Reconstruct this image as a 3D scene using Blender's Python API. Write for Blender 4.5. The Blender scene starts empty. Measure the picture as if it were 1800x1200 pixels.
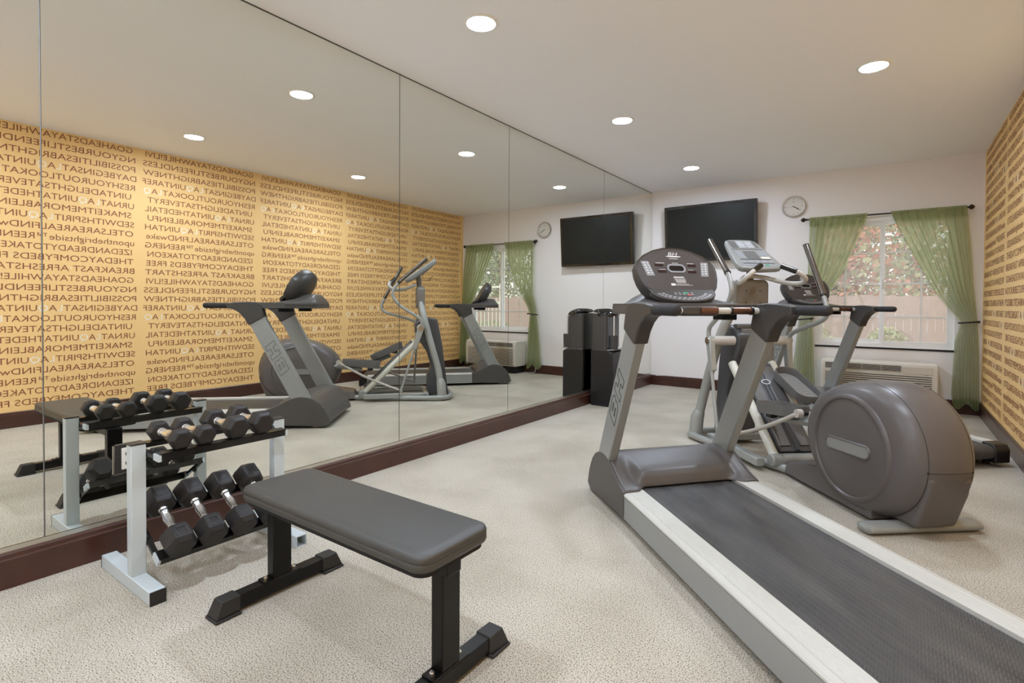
import bpy, bmesh, math, random
from math import pi, sin, cos, radians, sqrt
from mathutils import Vector, Matrix, noise
random.seed(7)
S = bpy.context.scene
C = S.collection

# ------------------------------------------------------------ camera, world, exposure
W, L, H = 3.397, 6.952, 2.6          # room: mirror wall x=0, right wall x=W, window wall y=L
YF = -2.3                            # wall behind the camera
YAW, PITCH, ROLL = radians(35.8512), radians(1.0235), radians(0.3274)
fwd = Vector((-sin(YAW)*cos(PITCH), cos(YAW)*cos(PITCH), -sin(PITCH)))
rgt = Vector((cos(YAW), sin(YAW), 0))
upv = rgt.cross(fwd)
r2 = rgt*cos(ROLL)+upv*sin(ROLL)
u2 = -rgt*sin(ROLL)+upv*cos(ROLL)
cd = bpy.data.cameras.new('camera')
cam = bpy.data.objects.new('camera', cd)
C.objects.link(cam)
cam.matrix_world = Matrix(((r2.x, u2.x, -fwd.x, 2.6821), (r2.y, u2.y, -fwd.y, 0.0), (r2.z, u2.z, -fwd.z, 1.0709), (0, 0, 0, 1)))
cd.sensor_width = 36.0
cd.lens = 927.92/1800*36
cd.shift_y = -(600-552.4)/1800
cd.clip_start = 0.05
S.camera = cam
S.view_settings.view_transform = 'Standard'
S.view_settings.look = 'None'
S.view_settings.exposure = 0.0
S.view_settings.gamma = 1.0
S.view_settings.use_curve_mapping = False
LAMP = 322.0          # emission of the ceiling lamps
SKY = 1.95            # overcast sky outside
wd = bpy.data.worlds.new('world')
S.world = wd
wd.use_nodes = True
wn = wd.node_tree.nodes
bg = wn['Background']
tc = wn.new('ShaderNodeTexCoord'); sp = wn.new('ShaderNodeSeparateXYZ'); cr = wn.new('ShaderNodeValToRGB')
wd.node_tree.links.new(tc.outputs['Generated'], sp.inputs[0])
wd.node_tree.links.new(sp.outputs['Z'], cr.inputs[0])
wd.node_tree.links.new(cr.outputs[0], bg.inputs['Color'])
cr.color_ramp.elements[0].color = (0.95, 0.95, 0.93, 1)
cr.color_ramp.elements[1].color = (0.80, 0.90, 1.0, 1)
bg.inputs['Strength'].default_value = SKY
try:
    S.cycles.max_bounces = 14
    S.cycles.diffuse_bounces = 6
    S.cycles.glossy_bounces = 6
    S.cycles.transparent_max_bounces = 12
    S.cycles.sample_clamp_indirect = 6.0
    S.cycles.use_denoising = True
except Exception:
    pass

# ------------------------------------------------------------ materials
def lin(c):
    return tuple(((v/255)/12.92 if v/255 <= 0.04045 else ((v/255+0.055)/1.055)**2.4) for v in c)+(1,)
def mat(name, rgb, rough=0.5, metal=0.0, spec=0.5, var=0.0, vscale=20, bump=0.0, bscale=300, coat=0.0, emit=None):
    m = bpy.data.materials.new(name); m.use_nodes = True
    nt = m.node_tree; b = nt.nodes['Principled BSDF']
    col = lin(rgb)
    b.inputs['Base Color'].default_value = col
    b.inputs['Roughness'].default_value = rough
    b.inputs['Metallic'].default_value = metal
    b.inputs['Specular IOR Level'].default_value = spec
    b.inputs['Coat Weight'].default_value = coat
    if var or bump:
        t = nt.nodes.new('ShaderNodeTexCoord')
    if var:
        n = nt.nodes.new('ShaderNodeTexNoise'); n.inputs['Scale'].default_value = vscale; n.inputs['Detail'].default_value = 4
        nt.links.new(t.outputs['Object'], n.inputs['Vector'])
        mx = nt.nodes.new('ShaderNodeMix'); mx.data_type = 'RGBA'
        mx.inputs['A'].default_value = tuple(max(0, v*(1-var)) for v in col[:3])+(1,)
        mx.inputs['B'].default_value = tuple(min(1, v*(1+var)) for v in col[:3])+(1,)
        nt.links.new(n.outputs['Fac'], mx.inputs['Factor'])
        nt.links.new(mx.outputs['Result'], b.inputs['Base Color'])
    if bump:
        n2 = nt.nodes.new('ShaderNodeTexNoise'); n2.inputs['Scale'].default_value = bscale
        nt.links.new(t.outputs['Object'], n2.inputs['Vector'])
        bp = nt.nodes.new('ShaderNodeBump'); bp.inputs['Strength'].default_value = bump; bp.inputs['Distance'].default_value = 0.002
        nt.links.new(n2.outputs['Fac'], bp.inputs['Height']); nt.links.new(bp.outputs['Normal'], b.inputs['Normal'])
    if emit:
        b.inputs['Emission Color'].default_value = lin(emit[0]); b.inputs['Emission Strength'].default_value = emit[1]
    return m

M = {}
M['wall'] = mat('painted_wall', (244, 239, 237), 0.85, bump=0.15, bscale=120)
M['ceiling'] = mat('painted_ceiling', (248, 248, 252), 0.9, bump=0.12, bscale=150)
M['paper'] = mat('mustard_wallpaper', (252, 208, 140), 0.6, var=0.03, vscale=3)
M['ink'] = mat('brown_print', (150, 92, 62), 0.6)
M['ink2'] = mat('pale_print', (255, 246, 228), 0.5)
M['wood'] = mat('mahogany_wood', (74, 42, 32), 0.32, var=0.35, vscale=9, coat=0.2)
M['edge'] = mat('mirror_edge', (70, 74, 62), 0.3)
M['channel'] = mat('polished_channel', (205, 200, 190), 0.18, metal=0.9)
M['hood'] = mat('taupe_plastic', (88, 84, 81), 0.40, var=0.04, bump=0.05)
M['hoodside'] = mat('dark_taupe_plastic', (80, 76, 73), 0.42)
M['silver'] = mat('silver_paint', (160, 162, 160), 0.34, metal=0.35, var=0.03)
M['cap'] = mat('charcoal_plastic', (66, 63, 61), 0.38)
M['foam'] = mat('black_foam', (42, 40, 40), 0.75, bump=0.2)
M['rail'] = mat('ribbed_offwhite_plastic', (198, 196, 188), 0.45)
M['railside'] = mat('brushed_aluminium', (162, 164, 163), 0.4, metal=0.4)
M['white'] = mat('white_plastic', (232, 230, 222), 0.4)
M['offwhite'] = mat('cream_plastic', (222, 214, 198), 0.45)
M['black'] = mat('black_plastic', (30, 28, 28), 0.35)
M['gloss'] = mat('black_gloss', (18, 18, 18), 0.12, coat=0.3)
M['matte'] = mat('black_matte', (22, 21, 21), 0.8)
M['screen'] = mat('tv_screen', (28, 30, 27), 0.42, spec=0.25)
M['chrome'] = mat('chrome', (240, 240, 240), 0.22, metal=0.95)
M['gripm'] = mat('dark_polished_grip', (120, 114, 108), 0.22, metal=0.85)
M['taupe2'] = mat('taupe_cover', (122, 115, 107), 0.5)
M['steel'] = mat('worn_steel', (170, 160, 150), 0.28, metal=0.9)
M['copper'] = mat('brown_metal_sensor', (112, 82, 70), 0.25, metal=0.7)
M['drum'] = mat('warm_grey_plastic', (99, 94, 92), 0.36, bump=0.04)
M['etube'] = mat('grey_metallic_tube', (164, 166, 162), 0.36, metal=0.25)
M['ebeige'] = mat('beige_grey_plastic', (186, 180, 170), 0.4)
M['elite'] = mat('light_ramp_tube', (214, 212, 198), 0.4)
M['pedal'] = mat('grey_pedal_plastic', (108, 106, 104), 0.45)
M['tread'] = mat('pedal_mat', (128, 126, 122), 0.6)
M['badge'] = mat('grey_badge', (146, 146, 142), 0.4, var=0.08, vscale=120)
M['dark'] = mat('dark_grey_panel', (76, 76, 78), 0.35)
M['rackw'] = mat('white_powder_coat', (200, 209, 212), 0.35)
M['rackb'] = mat('black_angle_iron', (24, 22, 22), 0.25)
M['rubber'] = mat('black_rubber', (34, 31, 30), 0.5, bump=0.08)
M['rubber2'] = mat('rubber_label_recess', (56, 53, 52), 0.5)
M['vinyl'] = mat('black_vinyl', (52, 51, 47), 0.5, spec=.9, bump=0.06, bscale=500)
M['benchb'] = mat('black_powder_coat', (14, 12, 11), 0.32, spec=.3)
M['footrub'] = mat('foot_rubber', (40, 38, 36), 0.55)
M['rod'] = mat('oil_rubbed_bronze', (48, 40, 36), 0.35, metal=0.5)
M['ac'] = mat('cream_enamel', (218, 211, 198), 0.4)
M['vent'] = mat('dark_vent', (44, 42, 40), 0.6)
M['lampring'] = mat('white_lamp_trim', (240, 238, 232), 0.4)
M['print'] = mat('white_print', (225, 225, 225), 0.4)
M['pgrey'] = mat('grey_print', (150, 152, 155), 0.4)
M['red'] = mat('red_display', (46, 26, 26), 0.2)
M['green'] = mat('green_button', (60, 160, 120), 0.4)
M['redb'] = mat('red_button', (190, 80, 70), 0.4)
M['fascia'] = mat('console_fascia', (78, 73, 72), 0.28)
M['kneutral'] = mat('keypad_print', (165, 165, 165), 0.4)
M['bark'] = mat('bark', (90, 75, 62), 0.9)
M['leafr'] = mat('autumn_leaves', (214, 148, 122), 0.7, var=0.3, vscale=3)
M['leafg'] = mat('green_leaves', (146, 160, 116), 0.7, var=0.3, vscale=3)
M['leafy'] = mat('olive_leaves', (182, 178, 132), 0.7, var=0.3, vscale=3)
M['fence'] = mat('weathered_fence_wood', (176, 146, 138), 0.85, var=0.2, vscale=6)
M['lawn'] = mat('lawn', (165, 165, 120), 0.9, var=0.25, vscale=4)
M['vinylw'] = mat('white_window_vinyl', (248, 247, 245), 0.35)
M['clockf'] = mat('clock_face', (226, 222, 214), 0.4)
M['clockr'] = mat('brushed_silver_rim', (196, 190, 182), 0.3, metal=0.6)
M['tick'] = mat('clock_marks', (150, 145, 138), 0.5)

def nodes(name):
    m = bpy.data.materials.new(name); m.use_nodes = True
    return m, m.node_tree, m.node_tree.nodes['Principled BSDF']
# mirror silvering
m, nt, b = nodes('mirror_glass')
b.inputs['Base Color'].default_value = (0.86, 0.865, 0.815, 1); b.inputs['Metallic'].default_value = 1; b.inputs['Roughness'].default_value = 0
M['mirror'] = m
# lamp
m, nt, b = nodes('lamp_lens')
b.inputs['Emission Color'].default_value = (0.80, 0.92, 1.10, 1); b.inputs['Emission Strength'].default_value = LAMP
M['lamp'] = m
# carpet
m, nt, b = nodes('speckled_carpet')
t = nt.nodes.new('ShaderNodeTexCoord')
n1 = nt.nodes.new('ShaderNodeTexNoise'); n1.inputs['Scale'].default_value = 240; n1.inputs['Detail'].default_value = 3.0; n1.inputs['Roughness'].default_value = .6
n2 = nt.nodes.new('ShaderNodeTexNoise'); n2.inputs['Scale'].default_value = 2.2; n2.inputs['Detail'].default_value = 5
cr1 = nt.nodes.new('ShaderNodeValToRGB')
for e, (p_, c_) in zip((cr1.color_ramp.elements[0], cr1.color_ramp.elements[1]), ((0.37, (64, 57, 50)), (0.46, (187, 179, 164)))):
    e.position = p_; e.color = lin(c_)
e3 = cr1.color_ramp.elements.new(0.62); e3.color = lin((214, 206, 190))
mx = nt.nodes.new('ShaderNodeMix'); mx.data_type = 'RGBA'; mx.blend_type = 'MULTIPLY'; mx.inputs['Factor'].default_value = 1
cr2 = nt.nodes.new('ShaderNodeValToRGB'); cr2.color_ramp.elements[0].position = .35; cr2.color_ramp.elements[0].color = (0.84, 0.83, 0.81, 1); cr2.color_ramp.elements[1].position = .6; cr2.color_ramp.elements[1].color = (1, 1, 1, 1)
bp = nt.nodes.new('ShaderNodeBump'); bp.inputs['Strength'].default_value = 0.25; bp.inputs['Distance'].default_value = 0.0012
for n_ in (n1, n2): nt.links.new(t.outputs['Object'], n_.inputs['Vector'])
nt.links.new(n1.outputs['Fac'], cr1.inputs[0]); nt.links.new(n2.outputs['Fac'], cr2.inputs[0])
nt.links.new(cr1.outputs[0], mx.inputs['A']); nt.links.new(cr2.outputs[0], mx.inputs['B'])
nt.links.new(mx.outputs['Result'], b.inputs['Base Color']); nt.links.new(n1.outputs['Fac'], bp.inputs['Height']); nt.links.new(bp.outputs['Normal'], b.inputs['Normal'])
b.inputs['Roughness'].default_value = 0.95; b.inputs['Specular IOR Level'].default_value = 0.15
M['carpet'] = m
# running belt with zigzag relief
m, nt, b = nodes('belt_rubber')
t = nt.nodes.new('ShaderNodeTexCoord'); sx = nt.nodes.new('ShaderNodeSeparateXYZ')
nt.links.new(t.outputs['Object'], sx.inputs[0])
def mth(nt, op, a, b_=None):
    n = nt.nodes.new('ShaderNodeMath'); n.operation = op
    for i, v in enumerate((a, b_)):
        if v is None: continue
        if isinstance(v, (int, float)): n.inputs[i].default_value = v
        else: nt.links.new(v, n.inputs[i])
    return n.outputs[0]
zig = mth(nt, 'PINGPONG', sx.outputs['X'], 0.012)
ph = mth(nt, 'MULTIPLY', mth(nt, 'ADD', sx.outputs['Y'], zig), 2*pi/0.011)
sn = mth(nt, 'SINE', ph)
bp = nt.nodes.new('ShaderNodeBump'); bp.inputs['Strength'].default_value = 0.35; bp.inputs['Distance'].default_value = 0.0015
nt.links.new(sn, bp.inputs['Height']); nt.links.new(bp.outputs['Normal'], b.inputs['Normal'])
nz = nt.nodes.new('ShaderNodeTexNoise'); nz.inputs['Scale'].default_value = 5; nz.inputs['Detail'].default_value = 6
mp = nt.nodes.new('ShaderNodeMapping'); mp.inputs['Scale'].default_value = (3, .6, 1)
nt.links.new(t.outputs['Object'], mp.inputs[0]); nt.links.new(mp.outputs[0], nz.inputs['Vector'])
cr = nt.nodes.new('ShaderNodeValToRGB'); cr.color_ramp.elements[0].position = .35; cr.color_ramp.elements[1].position = .7
cr.color_ramp.elements[0].color = lin((62, 61, 60)); cr.color_ramp.elements[1].color = lin((82, 80, 77))
nt.links.new(nz.outputs['Fac'], cr.inputs[0]); nt.links.new(cr.outputs[0], b.inputs['Base Color']); b.inputs['Roughness'].default_value = 0.5
M['belt'] = m
# curtain cloth
m, nt, b = nodes('sheer_green_cloth')
b.inputs['Base Color'].default_value = lin((164, 172, 128)); b.inputs['Roughness'].default_value = 0.85
t = nt.nodes.new('ShaderNodeTexCoord')
wv = nt.nodes.new('ShaderNodeTexNoise'); wv.inputs['Scale'].default_value = 260
nt.links.new(t.outputs['Object'], wv.inputs['Vector'])
bp = nt.nodes.new('ShaderNodeBump'); bp.inputs['Strength'].default_value = .25; bp.inputs['Distance'].default_value = .001
nt.links.new(wv.outputs['Fac'], bp.inputs['Height']); nt.links.new(bp.outputs['Normal'], b.inputs['Normal'])
tr = nt.nodes.new('ShaderNodeBsdfTranslucent'); tr.inputs['Color'].default_value = lin((214, 220, 178))
tp = nt.nodes.new('ShaderNodeBsdfTransparent')
m1 = nt.nodes.new('ShaderNodeMixShader'); m1.inputs[0].default_value = 0.52
m2 = nt.nodes.new('ShaderNodeMixShader'); m2.inputs[0].default_value = 0.27
o = nt.nodes['Material Output']
nt.links.new(b.outputs[0], m1.inputs[1]); nt.links.new(tr.outputs[0], m1.inputs[2])
nt.links.new(m1.outputs[0], m2.inputs[1]); nt.links.new(tp.outputs[0], m2.inputs[2]); nt.links.new(m2.outputs[0], o.inputs[0])
M['cloth'] = m
# window glass: clear with a faint gloss and a thin translucent film
m, nt, b = nodes('window_glass')
o = nt.nodes['Material Output']
tp = nt.nodes.new('ShaderNodeBsdfTransparent'); gl = nt.nodes.new('ShaderNodeBsdfGlossy'); gl.inputs['Roughness'].default_value = 0.02
df = nt.nodes.new('ShaderNodeBsdfTranslucent'); df.inputs['Color'].default_value = (0.9, 0.92, 0.92, 1)
m1 = nt.nodes.new('ShaderNodeMixShader'); m1.inputs[0].default_value = 0.07
m2 = nt.nodes.new('ShaderNodeMixShader'); m2.inputs[0].default_value = 0.10
nt.links.new(tp.outputs[0], m1.inputs[1]); nt.links.new(gl.outputs[0], m1.inputs[2])
nt.links.new(m1.outputs[0], m2.inputs[1]); nt.links.new(df.outputs[0], m2.inputs[2]); nt.links.new(m2.outputs[0], o.inputs[0])
M['glass'] = m

# ------------------------------------------------------------ mesh builder
class MB:
    def __init__(s): s.v = []; s.f = []; s.mi = []; s.cur = 0
    def add(s, vs, fs, T=None):
        n = len(s.v)
        s.v += [tuple(T @ Vector(p)) if T is not None else tuple(p) for p in vs]
        s.f += [tuple(n+i for i in f) for f in fs]; s.mi += [s.cur]*len(fs)
        return s
    def box(s, x0, x1, y0, y1, z0, z1, T=None):
        vs = [(x, y, z) for x in (x0, x1) for y in (y0, y1) for z in (z0, z1)]
        return s.add(vs, [(0, 1, 3, 2), (4, 6, 7, 5), (0, 4, 5, 1), (2, 3, 7, 6), (0, 2, 6, 4), (1, 5, 7, 3)], T)
    def prism(s, poly, a0, a1, axis='x', T=None):
        """poly of 2-D points extruded from a0 to a1 along axis"""
        def P(p, a):
            return {'x': (a, p[0], p[1]), 'y': (p[0], a, p[1]), 'z': (p[0], p[1], a)}[axis]
        n = len(poly); vs = [P(p, a0) for p in poly]+[P(p, a1) for p in poly]
        fs = [tuple(range(n))[::-1], tuple(range(n, 2*n))]+[(i, (i+1) % n, n+(i+1) % n, n+i) for i in range(n)]
        return s.add(vs, fs, T)
    def tube(s, pts, r, seg=14, cap=True, T=None, sy=1.0):
        pts = [Vector(p) for p in pts]
        rs = r if isinstance(r, (list, tuple)) else [r]*len(pts)
        vs = []; up = None
        for i, p in enumerate(pts):
            d = (pts[min(i+1, len(pts)-1)]-pts[max(i-1, 0)]).normalized()
            if up is None:
                a = Vector((0, 0, 1)) if abs(d.z) < .9 else Vector((1, 0, 0))
                up = (a-d*a.dot(d)).normalized()
            else:
                up = (up-d*up.dot(d)).normalized()
            sd = d.cross(up)
            for k in range(seg):
                t = 2*pi*k/seg
                vs.append(p+(sd*cos(t)+up*sin(t)*sy)*rs[i])
        fs = []
        for i in range(len(pts)-1):
            for k in range(seg):
                k2 = (k+1) % seg
                fs.append((i*seg+k, i*seg+k2, (i+1)*seg+k2, (i+1)*seg+k))
        if cap:
            fs.append(tuple(range(seg))[::-1]); fs.append(tuple(range((len(pts)-1)*seg, len(pts)*seg)))
        return s.add(vs, fs, T)
    def grid(s, P, nu, nv, T=None):
        vs = [P(i/nu, j/nv) for i in range(nu+1) for j in range(nv+1)]
        fs = [(i*(nv+1)+j, (i+1)*(nv+1)+j, (i+1)*(nv+1)+j+1, i*(nv+1)+j+1) for i in range(nu) for j in range(nv)]
        return s.add(vs, fs, T)
    def disc(s, c, r, axis='z', seg=28, t=0.001, r2=None):
        c = Vector(c); d = {'x': Vector((1, 0, 0)), 'y': Vector((0, 1, 0)), 'z': Vector((0, 0, 1))}[axis]
        return s.tube([c-d*t/2, c+d*t/2], [r, r2 if r2 else r], seg)
    def lathe(s, prof, seg=32, T=None, cap=False):
        """prof of (radius, z) about z"""
        vs = [(r*cos(2*pi*k/seg), r*sin(2*pi*k/seg), z) for r, z in prof for k in range(seg)]
        fs = [(i*seg+k, i*seg+(k+1) % seg, (i+1)*seg+(k+1) % seg, (i+1)*seg+k) for i in range(len(prof)-1) for k in range(seg)]
        if cap:
            fs.append(tuple(range(seg))[::-1]); fs.append(tuple(range((len(prof)-1)*seg, len(prof)*seg)))
        return s.add(vs, fs, T)
    def obj(s, name, mats, parent=None, bevel=0, seg=2, smooth=True, ang=35, kx=0.0, solid=0):
        me = bpy.data.meshes.new(name)
        vs = [(x, y+kx*x, z) for x, y, z in s.v] if kx else s.v
        me.from_pydata([tuple(v) for v in vs], [], s.f)
        mats = mats if isinstance(mats, (list, tuple)) else [mats]
        for m_ in mats: me.materials.append(M[m_] if isinstance(m_, str) else m_)
        if len(mats) > 1: me.polygons.foreach_set('material_index', s.mi)
        bm = bmesh.new(); bm.from_mesh(me); bmesh.ops.recalc_face_normals(bm, faces=bm.faces); bm.to_mesh(me); bm.free()
        if smooth:
            me.polygons.foreach_set('use_smooth', [True]*len(me.polygons))
            me.set_sharp_from_angle(angle=radians(ang))
        o = bpy.data.objects.new(name, me); C.objects.link(o)
        if parent: o.parent = parent
        if solid:
            md = o.modifiers.new('s', 'SOLIDIFY'); md.thickness = solid; md.offset = 0
        if bevel:
            md = o.modifiers.new('b', 'BEVEL'); md.width = bevel; md.segments = seg; md.limit_method = 'ANGLE'; md.angle_limit = radians(40)
            md.harden_normals = False
        return o
def tag(o, label, cat, group=None):
    o['label'] = label; o['category'] = cat
    if group: o['group'] = group
    return o
def thing(name, label, cat, loc=(0, 0, 0), rz=0, group=None):
    o = bpy.data.objects.new(name, None); C.objects.link(o); o.empty_display_size = .1
    o.location = loc; o.rotation_euler = (0, 0, rz)
    return tag(o, label, cat, group)
def struct(o): o['kind'] = 'structure'; return o
def dup(root, loc, rz=None, label=None, group=None):
    def cp(o, par):
        c = o.copy(); C.objects.link(c); c.parent = par
        for ch in list(o.children): cp(ch, c)
        return c
    c = cp(root, None); c.location = loc
    if rz is not None: c.rotation_euler = (0, 0, rz)
    if label: c['label'] = label
    if group: c['group'] = group
    return c
def rrect(x0, x1, y0, y1, r, n=6):
    pts = []
    for cx, cy, a in ((x1-r, y1-r, 0), (x0+r, y1-r, 90), (x0+r, y0+r, 180), (x1-r, y0+r, 270)):
        for k in range(n+1):
            t = radians(a+90*k/n); pts.append((cx+r*cos(t), cy+r*sin(t)))
    return pts
def text_mesh(body, size, white=(), outline=0.0, shear=0.0):
    cu = bpy.data.curves.new('t', 'FONT'); cu.body = body; cu.size = size; cu.shear = shear
    cu.resolution_u = 3
    if outline: cu.fill_mode = 'NONE'; cu.bevel_depth = outline; cu.bevel_resolution = 0
    cu.materials.append(M['ink']); cu.materials.append(M['ink2'])
    for i in white: cu.body_format[i].material_index = 1
    o = bpy.data.objects.new('t', cu); C.objects.link(o)
    bpy.context.view_layer.update()
    me = bpy.data.meshes.new_from_object(o.evaluated_get(bpy.context.evaluated_depsgraph_get()))
    vs = [tuple(v.co) for v in me.vertices]; fs = [tuple(p.vertices) for p in me.polygons]; mi = [p.material_index for p in me.polygons]
    bpy.data.objects.remove(o); bpy.data.curves.remove(cu); bpy.data.meshes.remove(me)
    return vs, fs, mi
def smooth_path(pts, n=6):
    pts = [Vector(p) for p in pts]; out = []
    for i in range(len(pts)-1):
        p0 = pts[max(i-1, 0)]; p1 = pts[i]; p2 = pts[i+1]; p3 = pts[min(i+2, len(pts)-1)]
        for k in range(n):
            t = k/n
            out.append(0.5*((2*p1)+(p2-p0)*t+(2*p0-5*p1+4*p2-p3)*t*t+(3*p1-p0-3*p2+p3)*t**3))
    out.append(pts[-1]); return out
def sstep(a, b, x):
    t = max(0, min(1, (x-a)/(b-a))); return t*t*(3-2*t)
def interp(tab, x):
    if x <= tab[0][0]: return tab[0][1]
    for (a, va), (b, vb) in zip(tab, tab[1:]):
        if x <= b: return va+(vb-va)*(x-a)/(b-a)
    return tab[-1][1]

# ------------------------------------------------------------ room shell
struct(MB().box(-.12, W+.12, YF-.12, L+.2, -.1, 0).obj('floor', 'carpet', smooth=False))
struct(MB().box(-.12, W+.12, YF-.12, L+.2, H, H+.1).obj('ceiling', 'ceiling', smooth=False))
struct(MB().box(-.13, -.008, YF, L+.12, 0, H).obj('wall_left', 'wall', smooth=False))
struct(MB().box(-.13, W+.12, YF-.12, YF, 0, H).obj('wall_front', 'wall', smooth=False))
wr = struct(MB().box(W, W+.12, YF, L+.2, 0, H).obj('wall_right', 'paper', smooth=False))
WX0, WX1, WZ0, WZ1 = 1.955, 3.185, .64, 2.05
wb = MB()
wb.box(-.13, WX0, L, L+.14, 0, H).box(WX1, W, L, L+.14, 0, H).box(WX0, WX1, L, L+.14, 0, WZ0).box(WX0, WX1, L, L+.14, WZ1, H)
struct(wb.obj('wall_back', 'wall', smooth=False))
# moulded baseboards
bprof = [(0, 0), (.016, 0), (.016, .098), (.0185, .103), (.0185, .108), (.013, .112), (.012, .122), (.0135, .127), (.008, .134), (0, .134)]
def bb(name, axis, at, sgn, a0, a1):
    struct(MB().prism([(at+sgn*p[0], p[1]) for p in bprof], a0, a1, axis).obj(name, 'wood'))
bb('baseboard_left', 'y', .002, 1, YF, L)
bb('baseboard_right', 'y', W, -1, YF, L)
bb('baseboard_back', 'x', L, -1, .018, W-.018)
bb('baseboard_front', 'x', YF, 1, .018, W-.018)
# mirrors
seams = [YF+.3, -1.235, .594, 2.423, 3.657, 5.485, L-.006]
names_m = ['frameless wall mirror pane behind the camera', 'frameless wall mirror pane nearest the camera, cut off by the left edge of the photo',
           'wide wall mirror pane behind the dumbbell rack', 'narrow wall mirror pane showing the reflected elliptical column',
           'wide wall mirror pane showing the reflected clock and curtains', 'last wall mirror pane in the corner, behind the black wipes stand']
for i in range(1, 6):
    a, b_ = seams[i]+.0015, seams[i+1]-.0015
    t = MB(); t.cur = 0; t.box(-.007, -.0005, a, b_, .142, H-.006)
    t.cur = 1; t.add([(0, a+.001, .143), (0, b_-.001, .143), (0, b_-.001, H-.007), (0, a+.001, H-.007)], [(0, 1, 2, 3)])
    o = t.obj('wall_mirror', ['edge', 'mirror'], smooth=False)
    tag(o, names_m[i], 'mirror')
struct(MB().prism([(-.006, .134), (.005, .134), (.005, .153), (.0035, .153), (.003, .138), (-.006, .138)], -1.3, L-.006, 'y').obj('trim_1', 'channel', smooth=False))
struct(MB().box(-.007, .0015, -1.3, L-.004, H-.0045, H).obj('gap_shade', 'edge', smooth=False))  # dark strip standing in for the shaded gap between mirror and ceiling

# wallpaper lettering
rows = ["GOAHEADSTAYAWHILE!LIVI", "NGYOURBESTLIFEENDLESS", "POSSIBILITIESABRIGHTNEW", "DAYBEGINSATLAQUINTAREF", "RESHYOUROUTLOOKATLAQ",
        "UINTADELIGHTSATEVERYT", "URNATLAQUINTATHEDETAIL", "SMAKEITMEMORABLEINFU", "SEDWITHSPIRITLAQUINTAH", "OTELSAREAREALFINDwake",
        "uponthebrightside\u2122REENERG", "IZEDANDREADYTOTAKEON", "THEDAYCOMFYBEDS\u00b7FREE", "BREAKFAST\u00b7AFRESHSTART"]
offs = [.03, .008, .008, 0, .012, .045, .022, .045, .022, .03, .022, .042, .03, .022]
colrows = []
for body, off in zip(rows, offs):
    wh = []
    i = body.find('LAQ')
    if i >= 0: wh = [i, i+2]
    if '\u00b7' in body: wh = [body.index('\u00b7')]
    vs, fs, mi = text_mesh(body, 0.0765, wh)
    x0 = min(v[0] for v in vs); x1 = max(v[0] for v in vs); k = (1.153-2*off)/(x1-x0)
    colrows.append(([((v[0]-x0)*k+off, v[1]) for v in vs], fs, mi))
lt = MB()
for c_ in range(6):
    y0 = 6.878-1.203*c_
    for r_ in range(27):
        vs, fs, mi = colrows[r_ % 14]
        z0 = 2.533-.0905*r_
        n = len(lt.v)
        lt.v += [(W-.0012, y0-x, z0+z) for x, z in vs]
        lt.f += [tuple(n+i for i in f) for f in fs]; lt.mi += mi
o = lt.obj('wallpaper_lettering', ['ink', 'ink2'], wr, smooth=False)

# ------------------------------------------------------------ window, outside
wn_ = struct(MB().box(WX0, WX1, L+.02, L+.10, WZ0, WZ0+.035).box(WX0, WX1, L+.02, L+.10, WZ1-.05, WZ1)
             .box(WX0, WX0+.03, L+.02, L+.10, WZ0+.035, WZ1-.05).box(WX1-.03, WX1, L+.02, L+.10, WZ0+.035, WZ1-.05).obj('window_1', 'vinylw', smooth=False))
def sash(x0, x1, y0, xm, f):
    t = MB()
    t.box(x0, x1, y0, y0+.03, WZ0+.03, WZ0+.03+f).box(x0, x1, y0, y0+.03, WZ1-.05-f, WZ1-.045)
    t.box(x0, x0+f, y0, y0+.03, WZ0+.03+f, WZ1-.05-f).box(x1-f, x1, y0, y0+.03, WZ0+.03+f, WZ1-.05-f)
    t.obj('sash', 'vinylw', wn_, smooth=False)
    t = MB()
    t.box(xm-.009, xm+.009, y0+.012, y0+.02, WZ0+.05, WZ1-.06)
    for z in (.965, 1.32, 1.66): t.box(x0+.01, x1-.01, y0+.0125, y0+.0195, z-.009, z+.009)
    t.obj('glazing_bars', 'vinylw', wn_, smooth=False)
    MB().box(x0+f, x1-f, y0+.008, y0+.011, WZ0+.03+f, WZ1-.05-f).obj('pane', 'glass', wn_, smooth=False)
sash(1.98, 2.60, L+.06, 2.235, .045)
sash(2.565, 3.16, L+.025, 2.915, .035)
MB().box(2.572, 2.588, L+.013, L+.027, 1.27, 1.37).obj('window_latch', 'white', wn_, bevel=.004)
MB().box(WX0, WX1+.01, L-.012, L+.02, WZ0-.022, WZ0-.004).obj('window_sill', 'matte', wn_, smooth=False)

struct(MB().box(-14, 20, L+.2, L+26, -.16, -.12).obj('ground', 'lawn', smooth=False))
def board_fence(x0, x1, y, h, label):
    t = thing('wooden_fence', label, 'fence', ((x0+x1)/2, y, -.12))
    m_ = MB(); x = x0
    while x < x1:
        dz = random.uniform(-.02, .02)
        m_.box(x-(x0+x1)/2, x+.135-(x0+x1)/2, 0, .02, 0, h+dz); x += .1375
    m_.obj('boards', 'fence', t, smooth=False)
    m_ = MB()
    for z in (.3, h-.3): m_.box(x0-(x0+x1)/2, x1-(x0+x1)/2, .02, .06, z, z+.09)
    m_.obj('rail', 'fence', t, smooth=False)
board_fence(-8, 16, L+7.5, 1.45, 'weathered brown board fence standing across the lawn outside the window')
rl = thing('white_railing', 'white picket railing outside, seen through the window in the mirror', 'railing', (8, L+3.2, -.12))
m_ = MB()
for k in range(52): m_.box(-3+k*.12, -3+k*.12+.018, 0, .018, 0, 1.35)
m_.obj('pickets', 'white', rl, smooth=False)
m_ = MB()
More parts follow.
